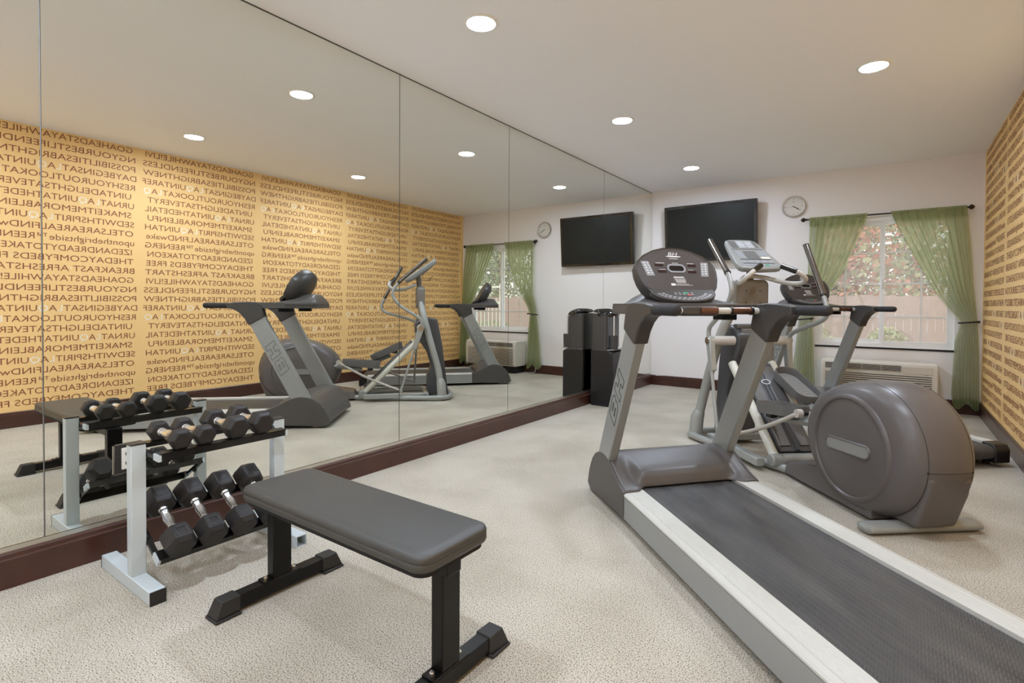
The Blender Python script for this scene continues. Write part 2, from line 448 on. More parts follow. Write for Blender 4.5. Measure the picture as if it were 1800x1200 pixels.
for z in (.1, 1.22, 1.6): m_.box(-3, 3.25, -.01, .025, z, z+.05)
m_.box(-3.05, -2.98, -.02, .04, 0, 1.7).box(.1, .17, -.02, .04, 0, 1.7)
m_.obj('rail', 'white', rl, smooth=False)
def foliage(mb, c, rx, rz, n, s, rnd):
    for _ in range(n):
        a = rnd.uniform(0, 2*pi); u = rnd.uniform(-1, 1); rr = rnd.uniform(.55, 1)**.6
        q = sqrt(1-u*u)
        p = Vector((c[0]+rx*rr*q*cos(a), c[1]+rx*rr*q*sin(a), c[2]+rz*rr*u))
        d = Vector((rnd.gauss(0, 1), rnd.gauss(0, 1), rnd.gauss(0, 1))).normalized()
        e = d.orthogonal().normalized()*s*rnd.uniform(.6, 1.3); g = d.cross(e).normalized()*s*rnd.uniform(.4, .8)
        mb.add([p-e, p-g, p+e, p+g], [(0, 1, 2, 3)])
def tree(x, y, h, r, mats, label, seed, trunk=.12, zc=None, n=8000):
    rnd = random.Random(seed)
    t = thing('garden_tree', label, 'tree', (x, y, -.12), 0)
    zc = zc or h*.52
    mb = MB()
    mb.tube([(0, 0, 0), (.05, .02, h*.3), (0, 0, h*.6)], [trunk, trunk*.75, trunk*.4], 8)
    for k in range(5):
        a = k*1.3; mb.tube([(0, 0, h*.32), (cos(a)*r*.5, sin(a)*r*.5, h*.66)], [trunk*.4, trunk*.15], 6)
    mb.obj('trunk', 'bark', t)
    mb = MB()
    for k in range(n//40):
        mb.cur = rnd.choice(range(len(mats)))
        a = rnd.uniform(0, 2*pi); q = rnd.uniform(0, .8)*r; zz = zc+rnd.uniform(-.32, .38)*h
        foliage(mb, (cos(a)*q, sin(a)*q, zz), r*.35, r*.28, 40, .085, rnd)
    mb.obj('foliage', mats, t, smooth=False)
tree(1.3, L+10.2, 5.6, 2.0, ['leafr', 'leafy'], 'autumn tree with reddish leaves beyond the fence, left half of window', 1)
tree(6.4, L+11.0, 5.6, 2.2, ['leafr', 'leafg', 'leafy'], 'tree with mixed red and green leaves beyond the fence, right half of window', 2)
tree(-4.0, L+11.4, 5.0, 2.2, ['leafg', 'leafy'], 'green leafy tree beyond the fence, far left behind the curtain', 3)
tree(11.4, L+11.5, 6.2, 2.5, ['leafg', 'leafy'], 'green and olive tree beyond the fence, seen only in the mirror', 4, n=8500)
tree(3.3, L+16.5, 6.6, 2.4, ['leafr', 'leafg'], 'taller green and rust tree farthest back, behind the window mullion', 5, trunk=.08, n=8000)
def shrub(x, y, r, h, mats, label, seed):
    rnd = random.Random(seed); mb = MB()
    t = thing('garden_shrub', label, 'shrub', (x, y, -.12))
    foliage(mb, (0, 0, h*.5), r, h*.5, 700, .045, rnd); mb.obj('foliage', mats, t, smooth=False)
    mb = MB()
    for k in range(6): mb.tube([(0, 0, 0), (cos(k)*r*.6, sin(k)*r*.6, h*.7)], [.015, .006], 5)
    mb.obj('stems', 'bark', t)
shrub(1.25, L+4.6, .62, 1.0, ['leafy'], 'rounded olive shrub on the lawn at lower left of the window', 11)
shrub(2.6, L+5.0, .34, .85, ['leafy'], 'small olive shrub on the lawn near the window mullion', 12)
shrub(6.3, L+4.4, .7, .8, ['leafg'], 'green shrub behind the white railing, seen only in the mirror', 13)

# ------------------------------------------------------------ ceiling lamps
lp = thing('ceiling_light', '', 'light', (0, 0, H))
MB().lathe([(.075, -.002), (.078, -.008), (.088, -.007), (.094, -.001), (.094, 0)], 40).obj('trim_ring', 'lampring', lp)
MB().lathe([(.0, -.006), (.05, -.0058), (.076, -.0045)], 40).obj('lens', 'lamp', lp)
lab = {(.845, 2.24): 'round recessed ceiling light, largest and nearest in view', (.845, 4.079): 'round recessed ceiling light in the middle of the row beside the mirror',
       (.845, 5.917): 'round recessed ceiling light farthest from the camera, above the televisions end', (2.557, 4.079): 'round recessed ceiling light at upper right, above the exercise machines',
       (2.557, 2.24): 'round recessed ceiling light outside the frame, seen in the mirror left of the others'}
spots = list(lab)+[(.845, .40), (2.557, .40), (.845, -1.44), (2.557, -1.44)]
for i, p_ in enumerate(spots):
    l_ = lab.get(p_, 'round recessed ceiling light behind the camera, out of view')
    if i == 0: lp.location = (p_[0], p_[1], H); lp['label'] = l_
    else: dup(lp, (p_[0], p_[1], H), label=l_)
    (lp if i == 0 else C.objects[-1])
for o in C.objects:
    if o.get('category') == 'light': o['group'] = 'recessed ceiling lights'
    if o.get('label', '').endswith('out of view'): o['group'] = 'recessed ceiling lights behind the camera'

# ------------------------------------------------------------ television, clock, curtains, air conditioner
tv = thing('television', 'large black flat television tilted down on the window wall', 'television', (.788, 6.845, 2.0), radians(-1))
T = Matrix.Rotation(radians(4.4), 4, 'X')
MB().box(-.565, .565, -.025, .045, -.358, .358, T).obj('bezel', 'gloss', tv, bevel=.006)
MB().box(-.528, .528, -.0285, -.02, -.322, .325, T).obj('screen', 'screen', tv, smooth=False)
MB().box(-.40, .40, .045, .065, -.22, .22, T).obj('back_cover', 'matte', tv, bevel=.01)
MB().box(-.30, .30, .064, .074, -.12, .12, T).box(-.15, .15, .072, .10, -.1, .1).obj('wall_mount', 'matte', tv, smooth=False)
ck = thing('wall_clock', 'round silver rimmed wall clock above the curtain rod', 'clock', (1.72, L, 2.236))
Tc = Matrix.Rotation(radians(90), 4, 'X')
MB().lathe([(.0, .0), (.118, .0), (.126, .008), (.126, .022), (.118, .032), (.108, .030), (.104, .020)], 48, Tc).obj('rim', 'clockr', ck)
MB().lathe([(0, .019), (.105, .019)], 48, Tc).obj('face', 'clockf', ck)
for k in range(12):
    a = k*pi/6; R_ = Matrix.Rotation(a, 4, 'Y')
    tk = MB(); tk.box(-.0035 if k % 3 == 0 else -.002, .0035 if k % 3 == 0 else .002, -.0205, -.0195, .078, .094, R_)
    tk.obj('hour_mark', 'tick', ck, smooth=False)
vs, fs, mi = text_mesh('12', .03); tk = MB(); tk.add([(x-.018, -.0206, z+.045) for x, z, _ in vs], fs)
tk.obj('clock_lettering', 'tick', ck, smooth=False)
MB().box(-.004, .004, -.0225, -.0215, -.012, .062, Matrix.Rotation(radians(122), 4, 'Y')).obj('hour_hand', 'black', ck, smooth=False)
MB().box(-.002, .002, -.0235, -.0227, -.012, .082, Matrix.Rotation(radians(127), 4, 'Y')).obj('minute_hand', 'black', ck, smooth=False)
MB().box(-.001, .001, -.0245, -.0237, -.02, .085, Matrix.Rotation(radians(262), 4, 'Y')).obj('second_hand', 'tick', ck, smooth=False)

rd = thing('curtain_rod', 'thin dark bronze curtain rod with ball finials above window', 'curtain rod', (2.56, 6.872, 2.062))
MB().tube([(-.70, 0, 0), (.70, 0, 0)], .008, 12).obj('rod', 'rod', rd)
for s_ in (-1, 1):
    Tf = Matrix.Translation((s_*.70, 0, 0)) @ Matrix.Rotation(s_*pi/2, 4, 'Y')
    MB().lathe([(.008, -.01), (.014, -.006), (.014, 0), (.008, .004), (.012, .01), (.024, .022), (.026, .032), (.018, .046), (.005, .056), (0, .058)], 20, Tf).obj('finial', 'rod', rd)
    MB().box(s_*.655-.004, s_*.655+.004, 0, .08, -.006, .006).box(s_*.655-.015, s_*.655+.015, .074, .08, -.03, .03).obj('bracket', 'rod', rd)

def curtain(tabL, tabR, zb, folds, label, seed, tie):
    rnd = random.Random(seed); ph = [rnd.uniform(0, 6.28) for _ in range(6)]
    zt = 2.082
    def P(u, v):
        z = zt+(zb-zt)*v + (.03*sin(u*9+ph[5])*sstep(.9, 1, v) if v > .9 else 0)
        a, b_ = interp(tabL, -z), interp(tabR, -z)
        wv = .012*sin(u*folds*2*pi+ph[0]+.5*sin(v*5))+.007*sin(u*folds*3.7*pi+ph[1]+v*3)
        pin = abs(z-2.062)
        k = 1.0 if pin > .05 else .45
        tie_k = 1-.45*math.exp(-((z-tie)/.10)**2)
        y = 6.872-.004-(.018*sstep(0, .3, v))+wv*k*tie_k*1.35+.010*sin(v*9+u*3)
        if pin <= .022: y = 6.872-sqrt(max(0, .0135**2-0))*1.0+wv*.3
        ug = u+.012*sin(u*folds*2*pi+1.3)
        return (a+(b_-a)*min(1, max(0, ug)), min(y, 6.93), z)
    mb = MB().grid(P, 110, 90)
    o = mb.obj('curtain', 'cloth', ang=180)
    MB().grid(lambda u, v: (lambda p: (p[0], p[1]-.004, p[2]))(P(u, v*.052)), 110, 6).obj('rod_pocket', 'cloth', o, ang=180)
    MB().grid(lambda u, v: (lambda p: (p[0], p[1]+.003, p[2]))(P(u, .955+v*.043)), 110, 4).obj('hem', 'cloth', o, ang=180)
    return tag(o, label, 'curtain')
def tab(*zs): return [(-z, x) for z, x in zs]
curtain(tab((2.08, 1.885), (1.3, 1.875), (1.0, 1.80), (.93, 1.80), (.6, 1.765), (.1, 1.71)),
        tab((2.08, 2.445), (1.9, 2.39), (1.69, 2.317), (1.45, 2.22), (1.22, 2.085), (1.05, 1.985), (.93, 1.935), (.68, 1.95), (.1, 1.972)),
        .105, 9, 'sheer green curtain on the left of window, swept back to the left', 4, .93)
curtain(tab((2.08, 2.635), (1.9, 2.70), (1.66, 2.813), (1.4, 2.93), (1.2, 3.03), (1.05, 3.13), (.97, 3.195), (.925, 3.222), (.73, 3.178), (.2, 3.160), (.08, 3.18)),
        tab((2.08, 3.255), (1.66, 3.29), (1.3, 3.315), (1.0, 3.345), (.925, 3.352), (.7, 3.366), (.1, 3.378)),
        .085, 10, 'sheer green curtain on the right of window beside the patterned wall', 9, .925)
def tieback(x0, x1, z, label):
    t = thing('curtain_tieback', label, 'tieback', ((x0+x1)/2, 6.86, z))
    w_ = (x1-x0)/2
    pts = [((w_+.006)*cos(a), .045*sin(a)-.004, .008*cos(a)) for a in [2*pi*k/28 for k in range(29)]]
    MB().tube(pts, .008, 8).obj('band', 'rod', t)
    MB().tube([(w_+.004, .0, .006), (w_+.004, .085, .006)], .006, 8).lathe([(0, -.014), (.014, -.008), (.016, 0), (.014, .008), (0, .014)], 14, Matrix.Translation((w_-.008, -.052, .006))).obj('hook', 'rod', t)
tieback(3.215, 3.360, .925, 'dark bronze tieback around the right curtain')
tieback(1.795, 1.94, .93, 'dark bronze tieback around the left curtain')

ac = thing('air_conditioner', 'cream packaged air conditioner unit on the floor under the window', 'air conditioner', (2.55, L, 0))
prof = [(-.02, .11), (-.30, .11), (-.318, .13), (-.322, .36), (-.319, .45), (-.305, .488), (-.27, .503), (-.02, .503)]
MB().prism(prof, -.5, .5, 'x').obj('casing', 'ac', ac, bevel=.012, seg=3)
MB().box(-.46, .46, -.27, -.01, 0, .115).obj('plinth', 'matte', ac, smooth=False)
g_ = MB()
for k in range(12): g_.box(-.46, .45, -.3245, -.317, .135+k*.0215, .142+k*.0215)
g_.obj('intake_louvres', 'vent', ac, smooth=False)
MB().box(-.46, .205, -.3225, -.30, .415, .474).obj('outlet_recess', 'vent', ac, smooth=False)
g_ = MB()
for k in range(4): g_.box(-.46, .205, -.327, -.315, .420+k*.0140, .424+k*.0140)
for k in range(5): g_.box(-.462+k*.166, -.459+k*.166, -.326, -.310, .415, .474)
g_.obj('outlet_grille', 'ac', ac, smooth=False)
MB().box(.215, .455, -.3255, -.305, .400, .474).obj('control_flap', 'ac', ac, bevel=.004)
MB().box(.29, .40, -.327, -.325, .372, .375).box(.405, .415, -.327, -.325, .395, .399).obj('flap_mark', 'vent', ac, smooth=False)
MB().tube([(-.70, -.01, .42), (-.70, -.03, .2), (-.69, -.04, .02), (-.6, -.05, .006), (-.52, -.08, .006)], .005, 8).obj('power_cord', 'white', ac)

# ------------------------------------------------------------ black wipes stand in the corner
ds = thing('wipes_dispenser', 'black floor-standing wipes dispenser with domed top against the mirror', 'dispenser', (.045, 5.10, 0))
MB().prism(rrect(0, .185, 0, .30, .03), .0, .985, 'z').obj('column', 'cap', ds, bevel=.006)
MB().prism([(0, .02), (.256, .02), (.256, .570), (.20, .60), (0, .60)], -.004, .304, 'y').obj('base', 'black', ds, bevel=.012, seg=3)
MB().prism(rrect(-.005, .262, -.008, .308, .04), 0, .022, 'z').obj('foot', 'matte', ds, bevel=.004)
MB().box(.19, .258, -.003, .303, .597, .606).obj('shelf_trim', 'silver', ds, bevel=.002)
def dome(u, v):
    a = 2*pi*u; t = v*pi/2; q = cos(t)
    x = .112+.140*q*cos(a); y = .15+.162*q*sin(a)
    x = max(0.001, x)
    return (x, y, .985+.055*sin(t)-.035*(x-.112)/.140*q*.6+.0)
MB().grid(dome, 48, 8).prism([(max(.001, .112+.132*cos(2*pi*k/40)), .15+.155*sin(2*pi*k/40)) for k in range(40)], .955, .985, 'z').obj('domed_lid', 'gloss', ds)
MB().lathe([(0, .606), (.046, .606), (.05, .75), (.047, .75), (.043, .62)], 24, Matrix.Translation((.235, .07, 0))).obj('cup', 'cap', ds)
MB().tube([(.235, .07, .62), (.235, .07, .96)], .009, 10).obj('pull_tube', 'chrome', ds)
MB().box(.184, .20, .02, .28, .62, .95).obj('inner_panel', 'dark', ds, bevel=.004)

# ------------------------------------------------------------ outlet set in the mirror
ol = thing('wall_outlet', 'white electrical outlet in a cutout of the mirror behind the dumbbell rack', 'outlet', (.001, .870, .40))
fr = MB()
for a in ((-.052, .052, -.065, -.061), (-.052, .052, .061, .065), (-.052, -.046, -.065, .065), (.046, .052, -.065, .065)): fr.box(0, .004, a[0], a[1], a[2], a[3])
fr.obj('bevelled_frame', 'channel', ol, smooth=False)
MB().box(0, .002, -.046, .046, -.061, .061).obj('backing', 'vent', ol, smooth=False)
MB().box(.001, .008, -.022, .024, -.046, .046).obj('plate', 'white', ol, bevel=.002)
for z_ in (-.02, .02):
    MB().box(.008, .009, -.009, -.006, z_-.006, z_+.006).box(.008, .009, .007, .010, z_-.006, z_+.006).box(.008, .009, -.002, .003, z_-.014, z_-.010).obj('socket', 'black', ol, smooth=False)

# ------------------------------------------------------------ dumbbell rack
rk = thing('dumbbell_rack', 'white and black two-tier dumbbell rack against the mirror', 'rack', (0, 0, 0))
rk.location = (.385, 1.05, 0)
def R(x, y, z): return (x-.385, y-1.05, z)
def rbox(mb, x0, x1, y0, y1, z0, z1): return mb.box(x0-.385, x1-.385, y0-1.05, y1-1.05, z0, z1)
for (ya, yb, s_) in ((.750, .800, 1), (1.308, 1.358, -1)):
    rbox(MB(), .362, .405, ya, yb, .048, .540).obj('post', 'rackw', rk, bevel=.003)
    rbox(MB(), .360, .407, ya-.002, yb+.002, .540, .546).obj('post_cap', 'black', rk, bevel=.002)
    if s_ > 0:
        rbox(MB(), .10, .574, ya-.003, yb, 0, .050).obj('foot', 'rackw', rk, bevel=.003)
        for (xa, xb) in ((.574, .580), (.094, .10)): rbox(MB(), xa, xb, ya-.003, yb, 0, .05).obj('foot_cap', 'black', rk, bevel=.002)
    else:   # open tube end, its cap is missing
        t = MB()
        rbox(t, .10, .58, ya, yb, 0, .004); rbox(t, .10, .58, ya, yb, .046, .05); rbox(t, .10, .58, ya, ya+.004, .004, .046); rbox(t, .10, .58, yb-.004, yb, .004, .046)
        rbox(t, .10, .42, ya+.004, yb-.004, .004, .046)
        t.obj('foot', 'rackw', rk, smooth=False)
        rbox(MB(), .42, .43, ya+.004, yb-.004, .004, .046).obj('tube_inside', 'matte', rk, smooth=False)
# shelves: contact plane under the dumbbell heads
def shelf(cb, cf, apo, tabz):
    """cb, cf: (x,z) of the back and front head centres"""
    u = Vector((cf[0]-cb[0], 0, cf[1]-cb[1])).normalized(); n = Vector((-u.z, 0, u.x))
    a = Vector((cb[0], 0, cb[1]))-n*apo; b_ = Vector((cf[0], 0, cf[1]))-n*apo
    for p, sg in ((a, -1), (b_, 1)):
        mb = MB()
        c0 = p-u*.022-n*.001; c1 = p+u*.022-n*.001
        out = (c1 if sg > 0 else c0)
        q = [c0, c1, c1-n*.004, c0-n*.004]
        mb.prism([(v.x-.385, v.z) for v in q], .806-1.05, 1.302-1.05, 'y')
        o2 = out-u*sg*.004
        q = [out-n*.002, o2-n*.002, o2-n*.028, out-n*.028]
        mb.prism([(v.x-.385, v.z) for v in q], .806-1.05, 1.302-1.05, 'y')
        mb.obj('shelf_rail', 'rackb', rk, smooth=False)
    for y_ in (.8005, 1.2975):
        for p in (a, b_):
            mb = MB(); q = [p+u*.024-n*.006, p-u*.024-n*.006, p-u*.024-n*.030, p+u*.024-n*.030]
            mb.prism([(v.x-.385, v.z) for v in q], y_-1.05, y_+.010-1.05, 'y'); mb.obj('shelf_tab', 'rackw', rk, smooth=False)
    for y_ in (.801, 1.289):
        mb = MB(); q = [a-n*.012, b_-n*.012, b_-n*.026, a-n*.026]
        mb.prism([(v.x-.385, v.z) for v in q], y_-1.05, y_+.018-1.05, 'y'); mb.obj('shelf_crosspiece', 'rackb', rk, smooth=False)
    mid = (a+b_)/2-n*.02
    for y_ in (.800, 1.299): MB().tube([R(mid.x, y_-.0, mid.z), R(mid.x, y_+.009, mid.z)], .016, 10).obj('shelf_bolt', 'black', rk)
    for y_ in (.819, 1.288):
        p = b_-n*.02-u*.03
        MB().tube([R(p.x, y_-.004, p.z), R(p.x, y_+.006, p.z)], .007, 6).obj('shelf_screw', 'steel', rk)
shelf((.295, .559), (.492, .555), .0365, .5)
shelf((.325, .287), (.512, .179), .0505, .2)

# ------------------------------------------------------------ dumbbells
def dumbbell(cb, cf, y_, apo, hl, label, group):
    a = Vector((cb[0], y_, cb[1])); b_ = Vector((cf[0], y_, cf[1])); c = (a+b_)/2; d = (b_-a).length/2
    ang = math.atan2(-(b_.z-a.z), b_.x-a.x)
    t = bpy.data.objects.new('dumbbell', None); C.objects.link(t); t.location = c; t.rotation_euler = (0, ang, 0); tag(t, label, 'dumbbell', group)
    R_ = apo/cos(pi/6)
    for s_ in (-1, 1):
        mb = MB(); prof = []
        rings = [(-hl*.5, .80), (-hl*.34, 1.0), (hl*.30, 1.0), (hl*.5, .72)]
        vs = []
        for off, k in rings:
            for j in range(6):
                th = pi/3*j
                vs.append((s_*(d+off), R_*k*cos(th), R_*k*sin(th)))
        fs = [(i*6+j, i*6+(j+1) % 6, (i+1)*6+(j+1) % 6, (i+1)*6+j) for i in range(3) for j in range(6)]
        fs += [tuple(range(6)), tuple(range(18, 24))]
        mb.add(vs, fs); h = mb.obj('head', 'rubber', t, bevel=.0028, seg=2)
        # moulded weight plate on the top flat
        w2 = R_*.36; x0, x1 = s_*(d-hl*.24), s_*(d+hl*.20)
        if x0 > x1: x0, x1 = x1, x0
        zt = apo
        fr = MB(); e = .003
        for q in ((x0, x1, -w2, -w2+e), (x0, x1, w2-e, w2), (x0, x0+e, -w2, w2), (x1-e, x1, -w2, w2)): fr.box(q[0], q[1], q[2], q[3], zt-.001, zt+.0012)
        fr.obj('embossed_border', 'rubber2', h, smooth=False)
    hd = d-hl*.5
    prof = [(.0125, -hd-.004), (.016, -hd), (.016, -hd+.008), (.0125, -hd+.010), (.0125, -hd+.016), (.0155, -hd+.018), (.0155, -hd+.024), (.013, -hd+.028)]
    prof = prof+[(.0185, 0)]+[(r_, -z_) for r_, z_ in prof[::-1]]
    if hd < .04: prof = [(.0125, -hd-.004), (.015, -hd), (.015, -hd+.006), (.0125, -hd+.009), (.017, 0), (.0125, hd-.009), (.015, hd-.006), (.015, hd), (.0125, hd+.004)]
    MB().lathe(prof, 20, Matrix.Rotation(pi/2, 4, 'Y')).obj('handle', 'chrome', t, ang=60)
    return t
g1, g2 = 'rubber hex dumbbells on the top tier', 'rubber hex dumbbells on the lower tier'
top = [(.882, .036, .052, .0), (.969, .036, .055, .0), (1.092, .0435, .068, .008), (1.199, .0435, .068, .009)]
tl = ['smallest black hex dumbbell on top tier, nearest the camera end', 'small black hex dumbbell, second on the top tier', 'medium black hex dumbbell, third on the top tier', 'medium black hex dumbbell at the far end of the top tier']
for (y_, ap, hl, dz), l_ in zip(top, tl): dumbbell((.295, .5588+dz), (.492, .5548+dz), y_, ap, hl, l_, g1)
ll = ['large black hex dumbbell on lower tier, nearest the front post', 'large black hex dumbbell, second on the lower tier', 'large black hex dumbbell, third on the lower tier', 'large black hex dumbbell on lower tier half hidden by the bench seat']
for y_, l_ in zip((.868, .985, 1.105, 1.228), ll): dumbbell((.325, .287), (.512, .179), y_, .050, .092, l_, g2)

# ------------------------------------------------------------ weight bench
be = thing('weight_bench', 'flat black padded weight bench in front of the dumbbell rack', 'bench', (1.28, 1.07, 0))
def B(x0, x1, y0, y1): return (x0-1.28, x1-1.28, y0-1.07, y1-1.07)
a = B(.835, 1.742, .928, 1.212)
sp_ = MB(); pl = rrect(a[0], a[1], a[2], a[3], .045, 8)
def ringz(off, z): 
    r_ = max(.01, .045-off); return [(x, y, z) for x, y in rrect(a[0]+off, a[1]-off, a[2]+off, a[3]-off, r_, 8)]
prof = [(.02, .385), (.004, .388), (0, .396), (0, .406), (.0025, .4095), (0, .413), (0, .420), (.004, .429), (.012, .4335), (.03, .436)]
vs = []
for off, z in prof: vs += ringz(off, z)
n = len(pl)
fs = [(i*n+j, i*n+(j+1) % n, (i+1)*n+(j+1) % n, (i+1)*n+j) for i in range(len(prof)-1) for j in range(n)]+[tuple(range(n))[::-1], tuple(range((len(prof)-1)*n, len(prof)*n))]
sp_.add(vs, fs).obj('seat_pad', 'vinyl', be, ang=60)
MB().prism(rrect(a[0]+.012, a[1]-.012, a[2]+.012, a[3]-.012, .04), .372, .387, 'z').obj('seat_board', 'matte', be)
MB().box(-.44, .44, -.028, .028, .335, .372).obj('seat_beam', 'benchb', be, bevel=.003)
for xc in (.838, 1.68):
    x_ = xc-1.28
    MB().box(x_-.022, x_+.022, -.027, .045, .064, .372).obj('leg', 'benchb', be, bevel=.004)
    MB().box(x_-.0235, x_+.0235, -.185, .205, .012, .060).obj('foot_tube', 'benchb', be, bevel=.003)
    MB().box(x_-.0235, x_+.0235, -.062, .085, .060, .065).obj('mounting_plate', 'benchb', be, bevel=.001)
    for yb in (-.045, .065):
        MB().lathe([(0, .065), (.0, .065), (.008, .065), (.008, .071), (.005, .071), (.005, .075), (0, .075)], 6, Matrix.Translation((x_, yb, 0))).obj('bolt', 'chrome', be)
    for s_ in (-1, 1):
        # flared rubber end foot
        y0, y1 = (-.235, -.150) if s_ < 0 else (.175, .262)
        yin, yo = (y1, y0) if s_ < 0 else (y0, y1)
        mb = MB(); w0 = .0285; w1 = .036; yt = yo-(-s_)*-.0
        ytop = yo-s_*.022
        vs = [(x_-w0, yin, .010), (x_+w0, yin, .010), (x_+w1, yo, .010), (x_-w1, yo, .010), (x_-w0, yin, .064), (x_+w0, yin, .064), (x_+w0*.93, ytop, .064), (x_-w0*.93, ytop, .064)]
        mb.add(vs, [(0, 1, 2, 3), (4, 5, 6, 7), (0, 1, 5, 4), (1, 2, 6, 5), (2, 3, 7, 6), (3, 0, 4, 7)])
        ys = sorted((yin, yo+s_*.004)); mb.box(x_-w1-.003, x_+w1+.003, ys[0], ys[1], 0, .010)
        mb.obj('rubber_foot', 'footrub', be, bevel=.004)

# ------------------------------------------------------------ treadmill (local +y is the walking direction)
K = .075
def treadmill(label, loc, rz):
    t = thing('treadmill', label, 'treadmill', loc, rz, 'silver treadmills')
    def ob(mb, n, m_, p=t, **k): return mb.obj(n, m_, p, kx=K, **k)
    YR = -1.03
    # running belt wraps a rear roller
    pb = [(.60, .146), (YR+.05, .146)]+[(YR+.05-.048*sin(q*pi/8), .098+.048*cos(q*pi/8)) for q in range(1, 9)]+[(.60, .050), (.60, .146)]
    ob(MB().prism(pb[:-1], -.268, .268, 'x'), 'running_belt', 'belt', ang=50)
    for s_ in (-1, 1):
        pr = [(s_*.272, .150), (s_*.272, .159)]
        x = .276
        while x < .345: pr += [(s_*x, .159), (s_*(x+.002), .1575), (s_*(x+.004), .159)]; x += .0085
        pr += [(s_*.350, .159), (s_*.352, .156), (s_*.356, .158), (s_*.376, .157), (s_*.384, .150), (s_*.384, .143), (s_*.381, .141), (s_*.272, .141)]
        ob(MB().prism(pr, YR+.10, .50, 'y'), 'side_rail', 'rail', ang=20)
        q = sorted((s_*.272, s_*.383))
        ob(MB().prism([(s_*.375, .141), (s_*.383, .139), (s_*.383, .034), (s_*.375, .03), (s_*.30, .03), (s_*.30, .141)], YR+.10, .50, 'y'), 'side_panel', 'railside')
        q = sorted((s_*.270, s_*.386))
        ob(MB().prism([(YR, .03), (YR+.10, .03), (YR+.10, .161), (YR+.02, .155), (YR-.002, .12)], q[0], q[1], 'x'), 'rear_end_cap', 'black', bevel=.008)
        ob(MB().lathe([(0, 0), (.022, 0), (.022, .032), (0, .032)], 14, Matrix.Translation((s_*.33, YR+.12, 0))), 'rear_foot', 'black')
    # motor hood
    side = [(.416, .162), (.46, .174), (.50, .190), (.545, .213), (.59, .238), (.64, .260), (.68, .269), (.72, .272), (.77, .266), (.82, .247), (.87, .207), (.90, .165), (.925, .12), (.95, .045)]
    cen = [(.482, .155), (.486, .172), (.50, .205), (.52, .226), (.56, .240), (.64, .258), (.68, .266), (.72, .272), (.77, .266), (.82, .247), (.87, .207), (.90, .165), (.925, .12), (.95, .045)]
    for s_ in (-1, 1):
        q = sorted((s_*.372, s_*.388))
        ob(MB().prism([(.945, .036), (.90, .010), (.80, .02), (.416, .036)]+side, q[0], q[1], 'x'), 'hood_side', 'hoodside', bevel=.003, ang=50)
    def hp(u, v):
        x = -.374+.748*u; k = sstep(.31, .235, abs(x)) if True else 0
        k = 1-sstep(.235, .31, abs(x))
        i = v*(len(side)-1); a_ = int(min(i, len(side)-2)); fr_ = i-a_
        def at(tb): return (tb[a_][0]+(tb[a_+1][0]-tb[a_][0])*fr_, tb[a_][1]+(tb[a_+1][1]-tb[a_][1])*fr_)
        s_, c_ = at(side), at(cen)
        y = s_[0]+(c_[0]-s_[0])*k; z = s_[1]+(c_[1]-s_[1])*k
        vv = sstep(.30, .345, abs(x))*0
        dip = .012*math.exp(-((abs(x)-.29)/.03)**2)*sstep(.0, .15, v)*(1-sstep(.35, .55, v))
        return (x, y, z-dip)
    hm = MB().grid(hp, 72, 39)
    ob(hm, 'motor_hood', 'hood', ang=50, solid=.004)
    ob(MB().box(-.372, .372, .47, .93, .03, .075), 'hood_base', 'matte', smooth=False)
    ob(MB().tube([(-.33, .82, .022), (.33, .82, .022)], .014, 12).tube([(-.352, .82, .028), (-.33, .82, .028)], .027, 18).tube([(.33, .82, .028), (.352, .82, .028)], .027, 18), 'transport_roller', 'steel')
    ob(MB().box(-.30, .30, -.8, .6, .055, .135), 'deck', 'matte', smooth=False)
    # uprights
    up = [(.640, .235), (.800, .235), (.416, .965), (.293, .907)]
    for s_ in (-1, 1):
        q = sorted((s_*.331, s_*.383))
        u_ = ob(MB().prism(up, q[0], q[1], 'x'), 'upright', 'silver', bevel=.007, seg=3)
        # outlined initials on the outer face
        if True:
            d_ = Vector((0, -.457, .889)); nrm = Vector((s_, 0, 0)); e2 = nrm.cross(d_)
            c0 = Vector((s_*.3836, .525, .604))-d_*.145-e2*.044
            Hh = [(0, 0), (.04, 0), (.04, .026), (.085, .026), (.085, 0), (.125, 0), (.125, .075), (.085, .075), (.085, .049), (.04, .049), (.04, .075), (0, .075)]
            Bb = [(0, 0), (.10, 0), (.125, .012), (.125, .03), (.113, .0375), (.125, .045), (.125, .063), (.10, .075), (0, .075)]
            b1 = [(.04, .018), (.085, .018), (.085, .028), (.04, .028)]; b2 = [(.04, .047), (.085, .047), (.085, .057), (.04, .057)]
            mb = MB()
            for pl2, x0 in ((Bb, 0), (b1, 0), (b2, 0), (Hh, .15)):
                q2 = [c0+d_*(x0+X+.3*Y)+e2*(Y*1.15) for X, Y in pl2]
                for k in range(len(q2)): mb.tube([q2[k], q2[(k+1) % len(q2)]], .0014, 5)
            mb.obj('upright_logo', 'vent', u_, kx=K)
        cp = [(.120, 1.072), (.20, 1.082), (.29, 1.086), (.36, 1.082), (.392, 1.066), (.405, 1.02), (.420, .962), (.414, .954), (.300, .892), (.288, .897), (.262, .948), (.222, .992), (.175, 1.022), (.120, 1.033)]
        q = sorted((s_*.322, s_*.394))
        ob(MB().prism(cp, q[0], q[1], 'x'), 'joint_cover', 'cap', bevel=.010, seg=3)
        hx = s_*.366
        ob(MB().tube([(hx, .15, 1.053), (hx, -.052, 1.053), (hx, -.066, 1.053), (hx, -.073, 1.053)], [.0235, .0235, .019, .007], 20), 'handlebar', 'foam')
    # cross bar with pulse sensors
    ob(MB().tube([(-.33, .36, 1.048), (.33, .36, 1.048)], .0165, 16), 'cross_bar', 'rail')
